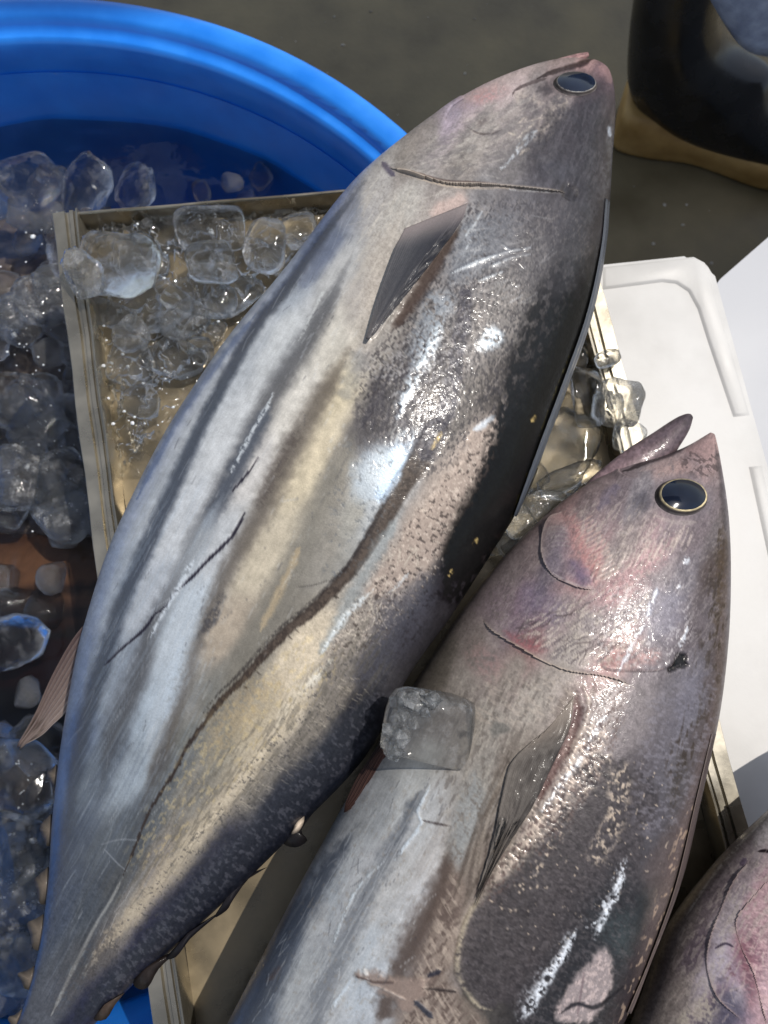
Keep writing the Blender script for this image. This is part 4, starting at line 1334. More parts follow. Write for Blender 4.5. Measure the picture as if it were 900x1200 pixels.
def paint2(s):
    s.idw([(835, 520, (150, 122, 118)), (810, 540, (132, 110, 110)), (775, 550, (140, 122, 122)), (750, 580, (125, 118, 122)), (720, 590, (122, 107, 111)), (690, 590, (130, 112, 112)), (660, 600, (150, 118, 115)), (640, 640, (125, 110, 109)), (650, 660, (107, 97, 106)),
           (670, 640, (168, 124, 121)), (690, 660, (182, 128, 127)), (700, 620, (150, 127, 126)), (730, 640, (142, 127, 124)), (720, 690, (156, 122, 122)), (760, 650, (162, 127, 129)), (780, 630, (132, 115, 119)), (820, 620, (116, 102, 106)), (845, 620, (108, 98, 99)),
           (838, 660, (86, 73, 69)), (800, 680, (116, 109, 116)), (760, 690, (131, 120, 123)), (730, 720, (140, 126, 128)), (700, 720, (141, 129, 128)), (660, 720, (141, 124, 123)), (610, 710, (126, 104, 114)), (590, 690, (126, 112, 111)), (580, 740, (136, 122, 117)),
           (620, 755, (136, 100, 98)), (670, 760, (150, 139, 131)), (720, 765, (168, 128, 124)), (780, 740, (116, 107, 113)), (830, 720, (100, 90, 93)), (842, 780, (88, 77, 77)), (800, 800, (106, 100, 106)), (560, 760, (126, 114, 107)), (600, 790, (142, 130, 120)),
           (540, 800, (136, 126, 116)), (510, 800, (104, 96, 86)), (560, 860, (142, 134, 124)), (620, 830, (147, 137, 127)), (560, 920, (136, 130, 121)), (540, 980, (126, 120, 113)), (600, 880, (122, 111, 101)), (700, 840, (150, 138, 135)), (680, 880, (148, 134, 128)),
           (740, 850, (120, 111, 113)), (800, 860, (102, 97, 104)), (780, 920, (93, 89, 95)), (820, 850, (90, 81, 83)), (720, 930, (80, 74, 78)), (680, 960, (77, 71, 73)), (640, 1040, (76, 71, 71)), (600, 1080, (78, 74, 70)), (560, 1140, (82, 80, 75)), (640, 1120, (68, 64, 63)),
           (700, 1020, (78, 73, 75)), (740, 1000, (80, 77, 81)), (760, 960, (86, 81, 87)), (700, 1080, (62, 60, 61)), (740, 1080, (54, 56, 58)), (660, 1180, (46, 46, 48)), (740, 1140, (66, 57, 59)), (780, 1010, (90, 79, 79)), (770, 1060, (94, 85, 82)), (760, 1100, (80, 71, 71)),
           (480, 920, (166, 166, 161)), (445, 950, (150, 152, 152)), (490, 970, (172, 172, 170)), (460, 1020, (172, 170, 166)), (510, 1000, (172, 167, 162)), (415, 1030, (165, 165, 165)), (390, 1050, (150, 155, 160)), (450, 1100, (168, 169, 169)), (490, 1060, (178, 178, 178)),
           (370, 1080, (165, 165, 165)), (340, 1100, (95, 105, 125)), (310, 1160, (82, 92, 115)), (290, 1150, (120, 126, 136)), (350, 1150, (160, 162, 162)), (400, 1140, (170, 172, 172)), (440, 1160, (166, 173, 180)), (280, 1190, (95, 105, 125)), (525, 1055, (112, 98, 90)),
           (545, 1020, (117, 104, 94)), (505, 1120, (122, 110, 104)), (530, 1100, (142, 127, 114)), (520, 1180, (132, 120, 113)), (200, 1400, (110, 118, 130)), (400, 1350, (130, 132, 132)), (600, 1300, (50, 50, 54)), (150, 1560, (90, 92, 100)), (350, 1500, (60, 60, 66))])
    na = .5 * noise2(s.u / 26, s.v / 1.6, 2) + .5 * noise2(s.u / 11, s.v / 1.1, 5)
    s.na = na - .5
    s.col *= (1 + .18 * (s.n8 - .5))[:, None]
    s.silver[:] = .2
    s.patch([(470, 880), (530, 900), (525, 1000), (500, 1100), (470, 1200), (260, 1240), (330, 1080)], None, 1, 14, silver=.62)
    # silver belly with slate stripes
    s.stroke([(418, 968), (392, 1006), (362, 1058), (334, 1108), (310, 1156), (290, 1205), (265, 1260)], [5, 8, 11, 15, 18, 19, 18], (80, 87, 100), .8, .85, 4)
    s.stroke([(300, 1120), (280, 1160), (258, 1210)], [3, 4, 4], (64, 74, 92), .6, .8, 3)
    s.patch([(310, 1104), (300, 1128), (296, 1136), (304, 1128), (313, 1112)], (84, 70, 66), .7, 2, 3)
    s.patch([(332, 1130), (322, 1146), (312, 1150), (320, 1138)], (98, 80, 76), .6, 3, 3, brk=.4)
    s.stroke([(502, 915), (486, 940), (470, 975), (450, 1010), (432, 1042), (415, 1080), (396, 1124), (374, 1180), (360, 1230)], [4, 7, 9, 10, 10, 12, 14, 13, 12], (112, 116, 122), .75, .85, 5)
    s.stroke([(500, 920), (480, 954), (462, 990)], [2, 4, 3], (90, 94, 100), .6, .7, 3)
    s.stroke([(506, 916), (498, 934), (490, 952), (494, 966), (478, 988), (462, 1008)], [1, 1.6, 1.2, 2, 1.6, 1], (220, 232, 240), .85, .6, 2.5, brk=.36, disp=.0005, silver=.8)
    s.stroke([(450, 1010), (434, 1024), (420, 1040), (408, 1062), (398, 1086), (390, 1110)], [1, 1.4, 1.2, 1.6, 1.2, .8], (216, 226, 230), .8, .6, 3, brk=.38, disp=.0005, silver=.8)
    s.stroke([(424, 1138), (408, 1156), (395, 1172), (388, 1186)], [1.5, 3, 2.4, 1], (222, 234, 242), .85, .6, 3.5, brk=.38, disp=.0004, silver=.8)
    s.stroke([(440, 1080), (428, 1130), (410, 1190)], [8, 14, 12], (186, 196, 204), .6, .9, 5)
    s.stroke([(494, 961), (506, 964), (527, 968)], [.7, 1.4, .9], (70, 60, 58), .85, .5)
    s.fleck([(430, 920), (520, 920), (500, 1080), (440, 1200), (330, 1200), (340, 1080)], (196, 198, 198), .35, (34, 2), 120, .6, .1, 20, 3)
    s.fleck([(430, 920), (520, 920), (500, 1080), (440, 1200), (330, 1200), (340, 1080)], (150, 138, 122), .3, (6, 3), 120, .72, .06, 20, 6)
    # brown edge beneath the chest fin
    s.stroke([(528, 990), (522, 1020), (512, 1050), (494, 1085), (476, 1120), (455, 1170), (440, 1210)], [5, 11, 14, 15, 12, 10, 8], (84, 70, 62), .85, .8, 5)
    s.patch([(535, 1010), (545, 1040), (540, 1080), (535, 1110), (525, 1150), (560, 1180), (560, 1210), (470, 1210), (478, 1150), (505, 1090)], (136, 120, 108), .7, 8, 8)
    s.fleck([(535, 1010), (540, 1080), (525, 1150), (560, 1200), (470, 1200), (505, 1090)], (88, 74, 68), .7, (16, 4), 130, .56, .08, 8, 2, -.0001)
    s.fleck([(535, 1010), (540, 1080), (525, 1150), (560, 1200), (470, 1200), (505, 1090)], (176, 160, 144), .6, (14, 3), 60, .62, .06, 8, 5, .0001)
    # torn shreds of skin
    s.patch([(418, 1142), (440, 1138), (470, 1146), (505, 1144), (498, 1160), (486, 1178), (476, 1188), (462, 1172), (440, 1160)], (150, 130, 118), .85, 5, 6, disp=.0012)
    for P_, w, c in (([(500, 1144), (510, 1140), (516, 1138)], 2.6, (48, 48, 58)), ([(486, 1172), (498, 1184), (506, 1192)], 3, (58, 60, 70)), ([(496, 1158), (520, 1160), (535, 1162)], 1.2, (60, 52, 50)), ([(420, 1144), (440, 1150), (462, 1150)], 1.2, (96, 80, 74)), ([(428, 1150), (450, 1158), (474, 1170)], 1.2, (176, 160, 148)), ([(426, 1136), (432, 1142)], 2, (226, 222, 216))):
        s.stroke(P_, w, c, .9, .5, 1.5, disp=.0006)
    # chest area left of the scales
    s.fleck([(540, 800), (640, 800), (600, 900), (530, 1010), (520, 900)], (168, 160, 148), .5, (12, 3), 118, .6, .08, 14, 1, .00009)
    s.fleck([(540, 800), (650, 790), (620, 900), (530, 1010), (510, 880)], (98, 90, 84), .5, (9, 3), 115, .62, .08, 14, 3, -.00009)
    s.patch([(556, 905), (568, 940), (552, 990), (536, 1020), (530, 960)], (146, 150, 150), .7, 8, 6, brk=.40)
    s.patch([(548, 765), (560, 752), (590, 775), (580, 800), (555, 790)], (150, 116, 112), .5, 10, 8, brk=.46, bw=.15)
    s.patch([(640, 880), (660, 812), (674, 810), (668, 850), (640, 920), (600, 980), (580, 980)], (104, 92, 84), .7, 6, 5)
    s.stroke([(536, 862), (546, 858)], 3, (66, 62, 60), .6, .6, 2)
    s.patch([(580, 842), (600, 850), (590, 862), (575, 858)], (96, 96, 92), .6, 4, 4)
    for k in range(34):
        x0, y0 = 600 + 1.7 * k - 20 * (k % 3) * .3, 880 + (k % 5) * 16
        s.stroke([(x0, y0), (x0 - 26 - (k % 4) * 5, y0 + 66), (x0 - 44 - (k % 3) * 8, y0 + 130 + (k % 7) * 6)], .9 + .5 * (k % 3), ((62, 54, 48), (150, 138, 124), (86, 76, 68))[k % 3], .5, .6, 1.2)
    # pocket behind the chest fin
    s.stroke([(676, 812), (676, 840), (668, 868), (650, 900), (628, 944)], [4, 6, 6, 5, 3], (80, 50, 48), .8, .7, 3, disp=-.0012)
    s.stroke([(684, 806), (690, 826), (684, 850), (668, 886)], [2, 3, 3, 2], (182, 166, 152), .6, .7, 2, disp=.0008)
    # scales: dark shield with a beige worn border
    shield = [(708, 836), (690, 870), (660, 930), (632, 970), (600, 1006), (566, 1046), (545, 1072), (536, 1100), (531, 1136), (540, 1160), (556, 1182), (572, 1186), (600, 1178), (604, 1240), (700, 1240), (742, 1190), (766, 1120), (796, 1040), (820, 930), (838, 850), (800, 810)]
    s.patch(shield, None, 1, 6, scaly=.42)
    dark = [(700, 880), (676, 905), (655, 950), (622, 1000), (590, 1030), (560, 1062), (546, 1084), (537, 1134), (545, 1160), (560, 1180), (572, 1182), (596, 1172), (606, 1200), (604, 1240), (690, 1230), (735, 1130), (745, 1050), (755, 980), (770, 930), (744, 900)]
    s.patch(dark, (70, 65, 67), .82, 6, 9, silver=.12)
    s.patch([(690, 1050), (730, 1020), (750, 1080), (730, 1160), (690, 1230), (610, 1240), (612, 1180), (650, 1120)], (46, 47, 50), .75, 22, 10)
    s.patch([(700, 1080), (740, 1070), (735, 1120), (715, 1110)], (66, 78, 80), .5, 14, 6)
    edge = [(708, 838), (690, 872), (662, 928), (632, 968), (602, 1006), (568, 1046)]
    s.stroke(edge, [16, 20, 18, 15, 11, 7], (186, 168, 152), .85, .7, 10, brk=.46, disp=.0005, silver=.5)
    s.stroke([(720, 880), (700, 905), (680, 940)], [6, 9, 5], (190, 172, 152), .8, .7, 9, brk=.54, disp=.0004, silver=.4)
    s.stroke([(716, 832), (700, 852), (690, 876), (668, 905), (650, 930), (630, 955)], [2, 4, 4, 3, 2.4, 1], (226, 230, 234), .85, .6, 5, brk=.46, disp=.0006, silver=.8)  # highlight line painted in white along the border
    s.fleck([(690, 800), (730, 800), (720, 880), (650, 990), (570, 1060), (560, 1040), (640, 930)], (92, 74, 70), .7, (8, 2), 130, .62, .06, 8, 4, -.0001)
    s.stroke([(672, 948), (650, 972), (624, 990)], [.8, 1.2, .6], (62, 50, 48), .8, .5)
    s.stroke([(565, 1048), (548, 1074), (540, 1100), (536, 1134), (546, 1160), (560, 1178), (576, 1184)], [2, 3, 3, 2.6, 2.6, 3, 2], (186, 172, 144), .7, .9, 2.5, brk=.42, disp=.0002)
    s.step([(568, 1046), (548, 1072), (538, 1100), (533, 1136), (543, 1162), (560, 1182), (578, 1186)], .0006, 20, -1, None, (92, 78, 64), 2)
    for pg, th_ in (([(716, 905), (738, 900), (732, 960), (706, 1010), (690, 1000), (708, 960)], .56), ([(650, 960), (665, 965), (640, 1020), (610, 1060), (590, 1060), (620, 1010)], .70), ([(560, 1060), (620, 1010), (700, 1000), (720, 1060), (620, 1120)], .84), ([(690, 900), (790, 900), (780, 1000), (720, 1030)], .82)):
        s.fleck(pg, (196, 176, 154), .85, (5, 3.4), 115, th_, .04, 8, 3, .00009, .4)
    s.fleck(dark, (96, 90, 92), .45, (4, 2.6), 30, .60, .1, 8, 6)
    s.fleck(dark, (44, 42, 44), .4, (5, 3), 30, .62, .1, 8, 2)
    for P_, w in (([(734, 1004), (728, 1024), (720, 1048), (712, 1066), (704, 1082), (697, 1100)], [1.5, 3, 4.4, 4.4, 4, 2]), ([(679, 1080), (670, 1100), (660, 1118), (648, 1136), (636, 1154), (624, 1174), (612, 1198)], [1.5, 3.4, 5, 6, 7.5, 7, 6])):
        s.stroke(P_, w, (226, 232, 240), .95, .55, 6, brk=.45, disp=.0006, silver=.6)  # specular streaks on the wet scales, painted white
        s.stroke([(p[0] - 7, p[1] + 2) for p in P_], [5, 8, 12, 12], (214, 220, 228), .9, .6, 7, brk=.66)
    # pinkish bare patch
    s.patch([(712, 1112), (700, 1116), (688, 1130), (670, 1154), (656, 1176), (650, 1188), (660, 1196), (690, 1198), (706, 1180), (716, 1155), (716, 1130)], (158, 144, 143), .9, 4, 6, silver=.3, disp=.0005)
    s.fleck([(712, 1112), (688, 1130), (650, 1188), (690, 1198), (716, 1155)], (206, 184, 178), .6, (4, 2.5), 120, .6, .07, 5, 1)
    s.stroke([(684, 1140), (680, 1165), (676, 1190)], .9, (110, 92, 96), .7, .6)
    s.stroke([(655, 1188), (675, 1176), (696, 1180), (716, 1168), (730, 1156)], [1, 2.4, 2.6, 2], (34, 32, 36), .85, .6, 2)
    # back rim of the fish
    s.stroke([(850, 640), (846, 760), (834, 850), (814, 930), (790, 1020), (762, 1110), (738, 1180)], [4, 5, 6, 6, 7, 8, 8], (98, 84, 80), .55, .9, 5)
    s.stroke([(848, 620), (844, 680), (840, 740)], [5, 7, 5], (70, 56, 42), .75, .7, 7, brk=.46)
    s.fleck([(840, 600), (852, 640), (850, 760), (810, 900), (780, 900), (810, 800), (828, 700)], (58, 48, 40), .75, (12, 3.4), 100, .62, .07, 8, 0)
    s.patch([(796, 880), (806, 890), (798, 930), (788, 950), (782, 930)], (58, 50, 44), .7, 6, 7, brk=.44)
    s.fleck([(740, 1200), (800, 1020), (820, 940), (806, 940), (770, 1050), (720, 1200)], (176, 150, 126), .7, (9, 3), 112, .70, .05, 6, 4)
    s.fleck([(760, 820), (845, 790), (800, 960), (740, 960)], (130, 126, 136), .45, (5, 3), 10, .58, .1, 10, 5)
    # ---- head
    s.plate('gill_cover', [(562, 722), (574, 738), (588, 748), (608, 760), (630, 773), (650, 782), (668, 788), (690, 791), (710, 794), (730, 800), (744, 806)], 0.0024, 60, -1, (178, 162, 146))
    s.step([(702, 775), (706, 782), (716, 786), (740, 786), (765, 786), (784, 782), (798, 776)], .0016, 22, -1, (198, 172, 166), (52, 44, 44), 2)
    s.patch([(796, 766), (806, 764), (805, 774), (808, 780), (796, 782), (784, 786), (790, 776)], (14, 12, 12), .95, 2.5, 3, disp=-.0015)
    s.patch([(700, 772), (716, 766), (744, 764), (770, 762), (764, 778), (730, 784), (708, 784)], (180, 136, 130), .7, 7, 6, brk=.34, bw=.2)
    s.patch([(560, 715), (580, 690), (610, 690), (640, 720), (630, 750), (600, 752), (575, 740)], (120, 102, 112), .5, 16, 10, brk=.36, bw=.2)
    s.patch([(594, 742), (620, 750), (640, 760), (620, 764), (600, 752)], (150, 84, 88), .7, 6, 6, brk=.38)
    s.patch([(612, 690), (640, 690), (660, 706), (650, 730), (620, 720)], (104, 98, 124), .45, 14, 8)
    # cheek plate
    s.plate('cheek_plate', [(664, 596), (648, 606), (638, 620), (634, 638), (636, 656), (644, 672), (658, 682), (672, 688), (688, 692), (704, 690)], 0.002, 40, -1, (166, 150, 144))
    s.stroke([(648, 672), (664, 682), (684, 688), (700, 687)], [.8, 1.4, 1.2, .6], (186, 172, 166), .7, .6, .8, brk=.35)
    s.patch([(664, 604), (676, 604), (690, 640), (706, 665), (700, 682), (690, 680), (672, 640)], (182, 132, 127), .8, 8, 7, brk=.36, bw=.2)
    s.patch([(640, 630), (660, 620), (672, 650), (690, 680), (670, 684), (648, 668)], (118, 108, 118), .55, 8, 6)
    s.patch([(668, 656), (684, 664), (692, 682), (676, 684)], (92, 82, 112), .6, 7, 4)
    for k in range(15):
        x, y = 676 + k * 2.4 - max(0, k - 8) * .6, 612 + k * 4.6
        s.stroke([(x - 4, y + 3), (x + 6, y - 1), (x + 18, y - 8)], .9, (206, 172, 158), .55, .6, .6, disp=.0003)
    for k in range(5):
        s.stroke([(642 + k, 622 + k * 5), (652 + k, 619 + k * 5), (664 + k, 620 + k * 5)], .7, (150, 140, 138), .5, .6)
    s.patch([(740, 664), (770, 640), (790, 632), (776, 660), (744, 682), (716, 700), (700, 700), (716, 680)], (174, 132, 134), .7, 10, 8, brk=.38, bw=.2)
    s.patch([(690, 690), (740, 680), (760, 690), (720, 712), (694, 712)], (170, 128, 130), .55, 10, 6)
    for k in range(26):
        x, y = 692 + k * 4.4, 668 - k * 1.5 + 6 * math.sin(k * 1.3)
        s.stroke([(x, y + 10), (x + 5, y), (x + 9, y - 12)], .9, (200, 184, 172), .5, .6, 1.5, brk=.34, disp=.0003)
    s.fleck([(670, 590), (760, 590), (800, 640), (720, 690), (680, 640)], (178, 164, 154), .55, (10, 2.4), 125, .6, .07, 12, 2, .00009)
    s.fleck([(600, 730), (700, 690), (770, 700), (740, 780), (650, 775)], (190, 178, 164), .6, (9, 3), 140, .60, .06, 10, 5, .0001)
    s.fleck([(600, 730), (700, 690), (770, 700), (740, 780), (650, 775)], (92, 84, 88), .6, (14, 2), 145, .66, .05, 10, 1)
    s.fleck([(560, 790), (700, 800), (660, 840), (560, 850)], (176, 162, 148), .4, (8, 3), 30, .62, .07, 10, 3)
    s.scratches([(600, 740), (690, 700), (740, 760), (660, 775)], 40, (74, 62, 64), 140, 25, 22, .6, .6, 41)
    s.scratches([(700, 620), (800, 610), (820, 720), (720, 730)], 60, (178, 170, 168), 120, 30, 10, .5, .45, 42)
    head2 = [(640, 605), (720, 556), (800, 535), (845, 560), (850, 700), (836, 790), (740, 800), (660, 780), (570, 720)]
    s.fleck(head2, (190, 180, 174), .2, (4.5, 1.5), 128, .66, .07, 10, 4)
    s.fleck(head2, (78, 70, 76), .22, (5, 1.8), 118, .62, .07, 10, 0)
    s.fleck([(700, 690), (800, 680), (800, 780), (700, 770)], (206, 200, 198), .5, (6, 1.6), 122, .66, .05, 10, 2)
    # wet glints painted along the nape
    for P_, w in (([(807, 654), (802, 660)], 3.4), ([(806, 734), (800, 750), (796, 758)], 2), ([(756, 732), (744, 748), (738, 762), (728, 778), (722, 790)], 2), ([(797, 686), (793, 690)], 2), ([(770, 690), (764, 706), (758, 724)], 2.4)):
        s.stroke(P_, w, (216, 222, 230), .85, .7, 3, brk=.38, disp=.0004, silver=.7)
    s.patch([(770, 690), (800, 700), (792, 740), (760, 745), (756, 715)], (136, 134, 150), .5, 14, 8)
    s.patch([(800, 790), (830, 780), (826, 830), (790, 850)], (112, 110, 124), .45, 14, 8)
    # snout and mouth
    s.patch([(836, 506), (842, 520), (834, 540), (812, 536), (806, 526)], (150, 120, 117), .6, 7, 5, brk=.36, bw=.2)
    s.patch([(764, 548), (790, 540), (812, 546), (800, 556), (770, 560)], (176, 142, 132), .5, 8, 6, brk=.4)
    s.fleck([(800, 530), (842, 530), (842, 560), (800, 552)], (70, 58, 58), .6, (6, 3), 30, .62, .06, 5, 3)
    s.stroke([(806, 522), (780, 534), (756, 542), (738, 550), (730, 552)], [2, 3, 2.6, 2, 1], (46, 40, 42), .8, .6, 1)
    s.stroke([(800, 532), (776, 542), (750, 552)], [2, 3, 2], (168, 146, 142), .4, .7)
    s.step([(728, 546), (726, 552), (732, 557), (742, 560), (750, 558)], .0012, 12, 1, (160, 140, 138), (60, 50, 54), 1.6)
    s.patch([(740, 585), (756, 574), (764, 590), (756, 598), (744, 596)], (52, 50, 60), .45, 5, 3)
    s.patch([(760, 575), (780, 560), (815, 558), (832, 575), (834, 596), (815, 608), (785, 606), (764, 594)], (112, 104, 110), .5, 6, 3)
    s.stroke([(770, 605), (790, 612), (815, 612)], [2, 3, 2], (168, 156, 150), .5, .7, 2)
    s.stroke([(838, 520), (846, 570), (850, 620)], [2, 3, 3], (62, 56, 60), .6, .8, 2)
    s.stroke([(726, 566), (712, 580), (700, 600)], [3, 5, 4], (104, 96, 116), .5, .8, 5)
    g = s.col.mean(1, keepdims=True)
    s.col[:] = g + (s.col - g) * .86
    s.scratches([(500, 880), (530, 960), (500, 1090), (440, 1200), (280, 1200), (340, 1080), (420, 960)], 90, (214, 217, 218), 120, 13, 20, .45, .45, 73, .00004)
    s.scratches([(500, 880), (530, 960), (500, 1090), (440, 1200), (280, 1200), (340, 1080), (420, 960)], 50, (70, 70, 74), 118, 16, 13, .42, .40, 74)
    s.silver += .25 * (s.n3 - .5)


t2c = at((600, 900), 0)
tuna2 = empty("tuna", (t2c[0], t2c[1], .002), "tuna with mouth ajar and pink-blotched cheek, an ice cube lying on its back", "fish", "tunas laid on the steel tray")
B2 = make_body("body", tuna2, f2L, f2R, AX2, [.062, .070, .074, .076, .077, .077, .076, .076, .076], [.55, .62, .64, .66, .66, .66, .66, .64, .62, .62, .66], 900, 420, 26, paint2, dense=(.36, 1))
make_body("lower_jaw", tuna2, [(672, 590), (697, 556), (730, 530), (764, 508), (790, 491), (804, 485), (809, 485)], [(700, 604), (736, 574), (764, 556), (784, 540), (797, 522), (808, 503), (812, 490)], (.80, -.6), [.072, .074, .074], [.9, .75, .7], 90, 56, 14, jaw_paint((74, 66, 70), (136, 116, 120), (92, 82, 88), (810, 486)))
eye(tuna2, B2.surf, (798, 583), 33, 22.5, 6, .0056, .78)
fin("pectoral_fin", tuna2, [(672, 816), (668, 850), (650, 890), (626, 940), (600, 984), (574, 1030), (556, 1064)], [(644, 852), (620, 872), (598, 896), (588, 934), (580, 970), (567, 1010), (554, 1054)], B2.surf, off=(.0006, .0020), rays=19, ray_h=.0001, c1=(50, 46, 44), c2=(112, 105, 98), ragged=.6, seed=3, base=(132, 121, 111))
fin("first_dorsal_fin", tuna2, [(838, 860), (820, 936), (796, 1036), (766, 1122), (740, 1188)], [(833, 860), (814, 936), (790, 1034), (760, 1120), (733, 1186)], B2.surf, off=(.0002, .0010), rays=1, c1=(60, 52, 52), c2=(112, 98, 92), nv=8)
fin("tail_fin", tuna2, [(80, 1690), (30, 1700), (-20, 1690), (-70, 1660)], [(75, 1715), (20, 1722), (-25, 1706), (-70, 1662)], None, (.062, .060), (.0, .0), .004, rays=8, c1=(50, 52, 60), c2=(80, 80, 88))
fin("tail_fin", tuna2, [(95, 1700), (125, 1750), (130, 1810), (110, 1860)], [(72, 1712), (94, 1760), (104, 1810), (108, 1860)], None, (.062, .060), (.0, .0), .004, rays=8, c1=(50, 52, 60), c2=(80, 80, 88))

# ------------------------------------------------------------------ the third tuna at the lower right corner
f3L = [(560, 1700), (600, 1600), (640, 1490), (675, 1380), (712, 1270), (745, 1180), (782, 1084), (830, 1019), (900, 948), (950, 906), (1000, 872), (1040, 850), (1062, 842)]
f3R = [(590, 1720), (700, 1640), (800, 1560), (920, 1440), (1010, 1320), (1060, 1200), (1085, 1090), (1090, 1000), (1086, 920), (1078, 870), (1070, 846)]
AX3 = (.50, -.866)


def paint3(s):
    s.idw([(900, 965, (165, 155, 154)), (870, 1000, (122, 108, 110)), (840, 1050, (116, 102, 106)), (800, 1090, (120, 109, 106)), (780, 1130, (112, 100, 97)), (820, 1110, (105, 91, 100)), (790, 1170, (138, 125, 118)), (850, 1080, (150, 136, 140)), (890, 1060, (158, 122, 128)),
           (870, 1130, (132, 90, 104)), (895, 1180, (168, 132, 140)), (850, 1180, (106, 97, 110)), (840, 1130, (164, 150, 158)), (950, 1000, (150, 120, 124)), (1000, 1100, (100, 90, 95)), (1050, 1000, (80, 72, 76)), (950, 1250, (110, 105, 104)), (800, 1300, (150, 146, 140)), (700, 1400, (140, 142, 146)), (900, 1450, (70, 70, 76)), (650, 1600, (90, 92, 98))])
    s.col *= (1 + .2 * (s.n8 - .5) + .14 * (s.n3 - .5))[:, None]
    s.silver[:] = .25
    s.plate('gill_cover', [(884, 1000), (862, 1030), (846, 1062), (832, 1100), (828, 1134), (840, 1168), (862, 1190), (880, 1206)], 0.0013, 44, -1, (170, 148, 142))
    s.plate('cheek_plate', [(910, 1020), (878, 1056), (862, 1080), (868, 1110), (882, 1140), (892, 1180), (900, 1210)], 0.0010, 44, -1, (180, 152, 146))
    s.patch([(868, 1090), (880, 1110), (888, 1150), (880, 1180), (862, 1140), (852, 1112)], (130, 84, 94), .7, 9, 8, brk=.38, bw=.2)
    s.patch([(838, 1100), (850, 1090), (866, 1130), (872, 1180), (850, 1160), (836, 1130)], (168, 158, 170), .6, 8, 6, brk=.35)
    s.patch([(846, 1150), (872, 1180), (880, 1204), (850, 1204)], (80, 78, 100), .55, 10, 6)
    s.patch([(900, 1000), (960, 960), (960, 1100), (910, 1150), (880, 1080)], (172, 140, 143), .6, 16, 10, brk=.38, bw=.2)
    s.fleck([(800, 1090), (870, 1000), (930, 960), (900, 1100), (830, 1200), (770, 1200)], (178, 166, 156), .45, (10, 3), 120, .6, .07, 12, 2, .00009)
    s.fleck([(880, 1050), (930, 1030), (930, 1200), (890, 1200), (870, 1120)], (204, 168, 168), .5, (7, 2.4), 20, .6, .07, 8, 4, .00009)
    s.patch([(826, 1165), (838, 1170), (836, 1196), (800, 1204), (796, 1190)], (184, 172, 152), .7, 5, 7, brk=.45)
    s.stroke([(888, 998), (896, 997), (906, 999)], [1, 2, 1.6], (30, 24, 28), .9, .5)
    s.stroke([(874, 1006), (868, 1014)], 3, (70, 56, 82), .6, .6)
    s.stroke([(838, 1112), (850, 1106), (860, 1110)], [.8, 1.4, .8], (52, 44, 60), .8, .5)
    s.stroke([(790, 1080), (830, 1026), (880, 974), (920, 940)], [3, 5, 5, 4], (98, 90, 88), .5, .8, 4)
    s.stroke([(800, 1080), (840, 1020), (900, 955)], [1, 1.6, 1], (190, 184, 178), .6, .7, 2, brk=.4)
    s.scratches([(780, 1130), (860, 1010), (930, 980), (930, 1190), (800, 1200)], 70, (190, 172, 164), 120, 40, 12, .6, .5, 51)
    g = s.col.mean(1, keepdims=True)
    s.col[:] = g + (s.col - g) * .85
    s.silver += .25 * (s.n3 - .5)


t3c = at((900, 1250), 0)
tuna3 = empty("tuna", (t3c[0], t3c[1], .002), "tuna at the lower right corner, only its pinkish gill cover in view", "fish", "tunas laid on the steel tray")
B3 = make_body("body", tuna3, f3L, f3R, AX3, [.060, .064, .066, .066, .066, .066], [.55, .62, .64, .66, .64, .62, .66], 640, 330, 26, paint3, dense=(.52, .86))
eye(tuna3, B3.surf, (1030, 915), 30, 22, 4, .0045, .70)
fin("tail_fin", tuna3, [(575, 1712), (540, 1730), (500, 1725), (450, 1700)], [(575, 1735), (530, 1748), (490, 1738), (450, 1702)], None, (.058, .056), (.0, .0), .004, rays=8, c1=(50, 52, 60), c2=(80, 80, 88))
# ------------------------------------------------------------------ ice
WZ_ = -.115
def ice_mesh(name, size, seed, boxy=4.0, facets=5, rough=.10, sub=4):
    bm = bmesh.new()
    bmesh.ops.create_icosphere(bm, subdivisions=sub, radius=1)
    rs = np.random.RandomState(seed)
    P = np.array([v.co[:] for v in bm.verts])
    P /= (np.abs(P) ** boxy).sum(1, keepdims=True) ** (1 / boxy)
    P += (P / np.linalg.norm(P, axis=1, keepdims=True)) * ((noise3(P * 1.7 + seed * 3.1) - .5) * rough * 2.2 + (noise3(P * 4.5 + seed) - .5) * rough * 1.0 + (noise3(P * 9.0 + seed * 1.3) - .5) * rough * .6)[:, None]
    for _ in range(facets):
        n = rs.randn(3)
        n /= np.linalg.norm(n)
        h = rs.uniform(.55, .92) * np.abs(P @ n).max()
        d = P @ n - h
        P -= np.where(d > 0, d * .93, 0)[:, None] * n
    P *= np.array(size) / 2
    for v, p in zip(bm.verts, P):
        v.co = p
    me = bpy.data.meshes.new(name)
    bm.to_mesh(me)
    bm.free()
    me.polygons.foreach_set("use_smooth", np.ones(len(me.polygons), bool))
    return me


def ice(name, label, px, z, size, rot, seed, mat='ice', group=None, cat="ice", **kw):
    me = ice_mesh(name, size, seed, **kw)
    me.materials.append(M[mat])
    o = bpy.data.objects.new(name, me)
    w = at(np.array(px, float), z)
    o.location = w
    o.rotation_euler = [math.radians(a) for a in rot]
    COL.objects.link(o)
    return tag(o, label, cat, group)


S = .6 / 900      # metres per picture point on the tray
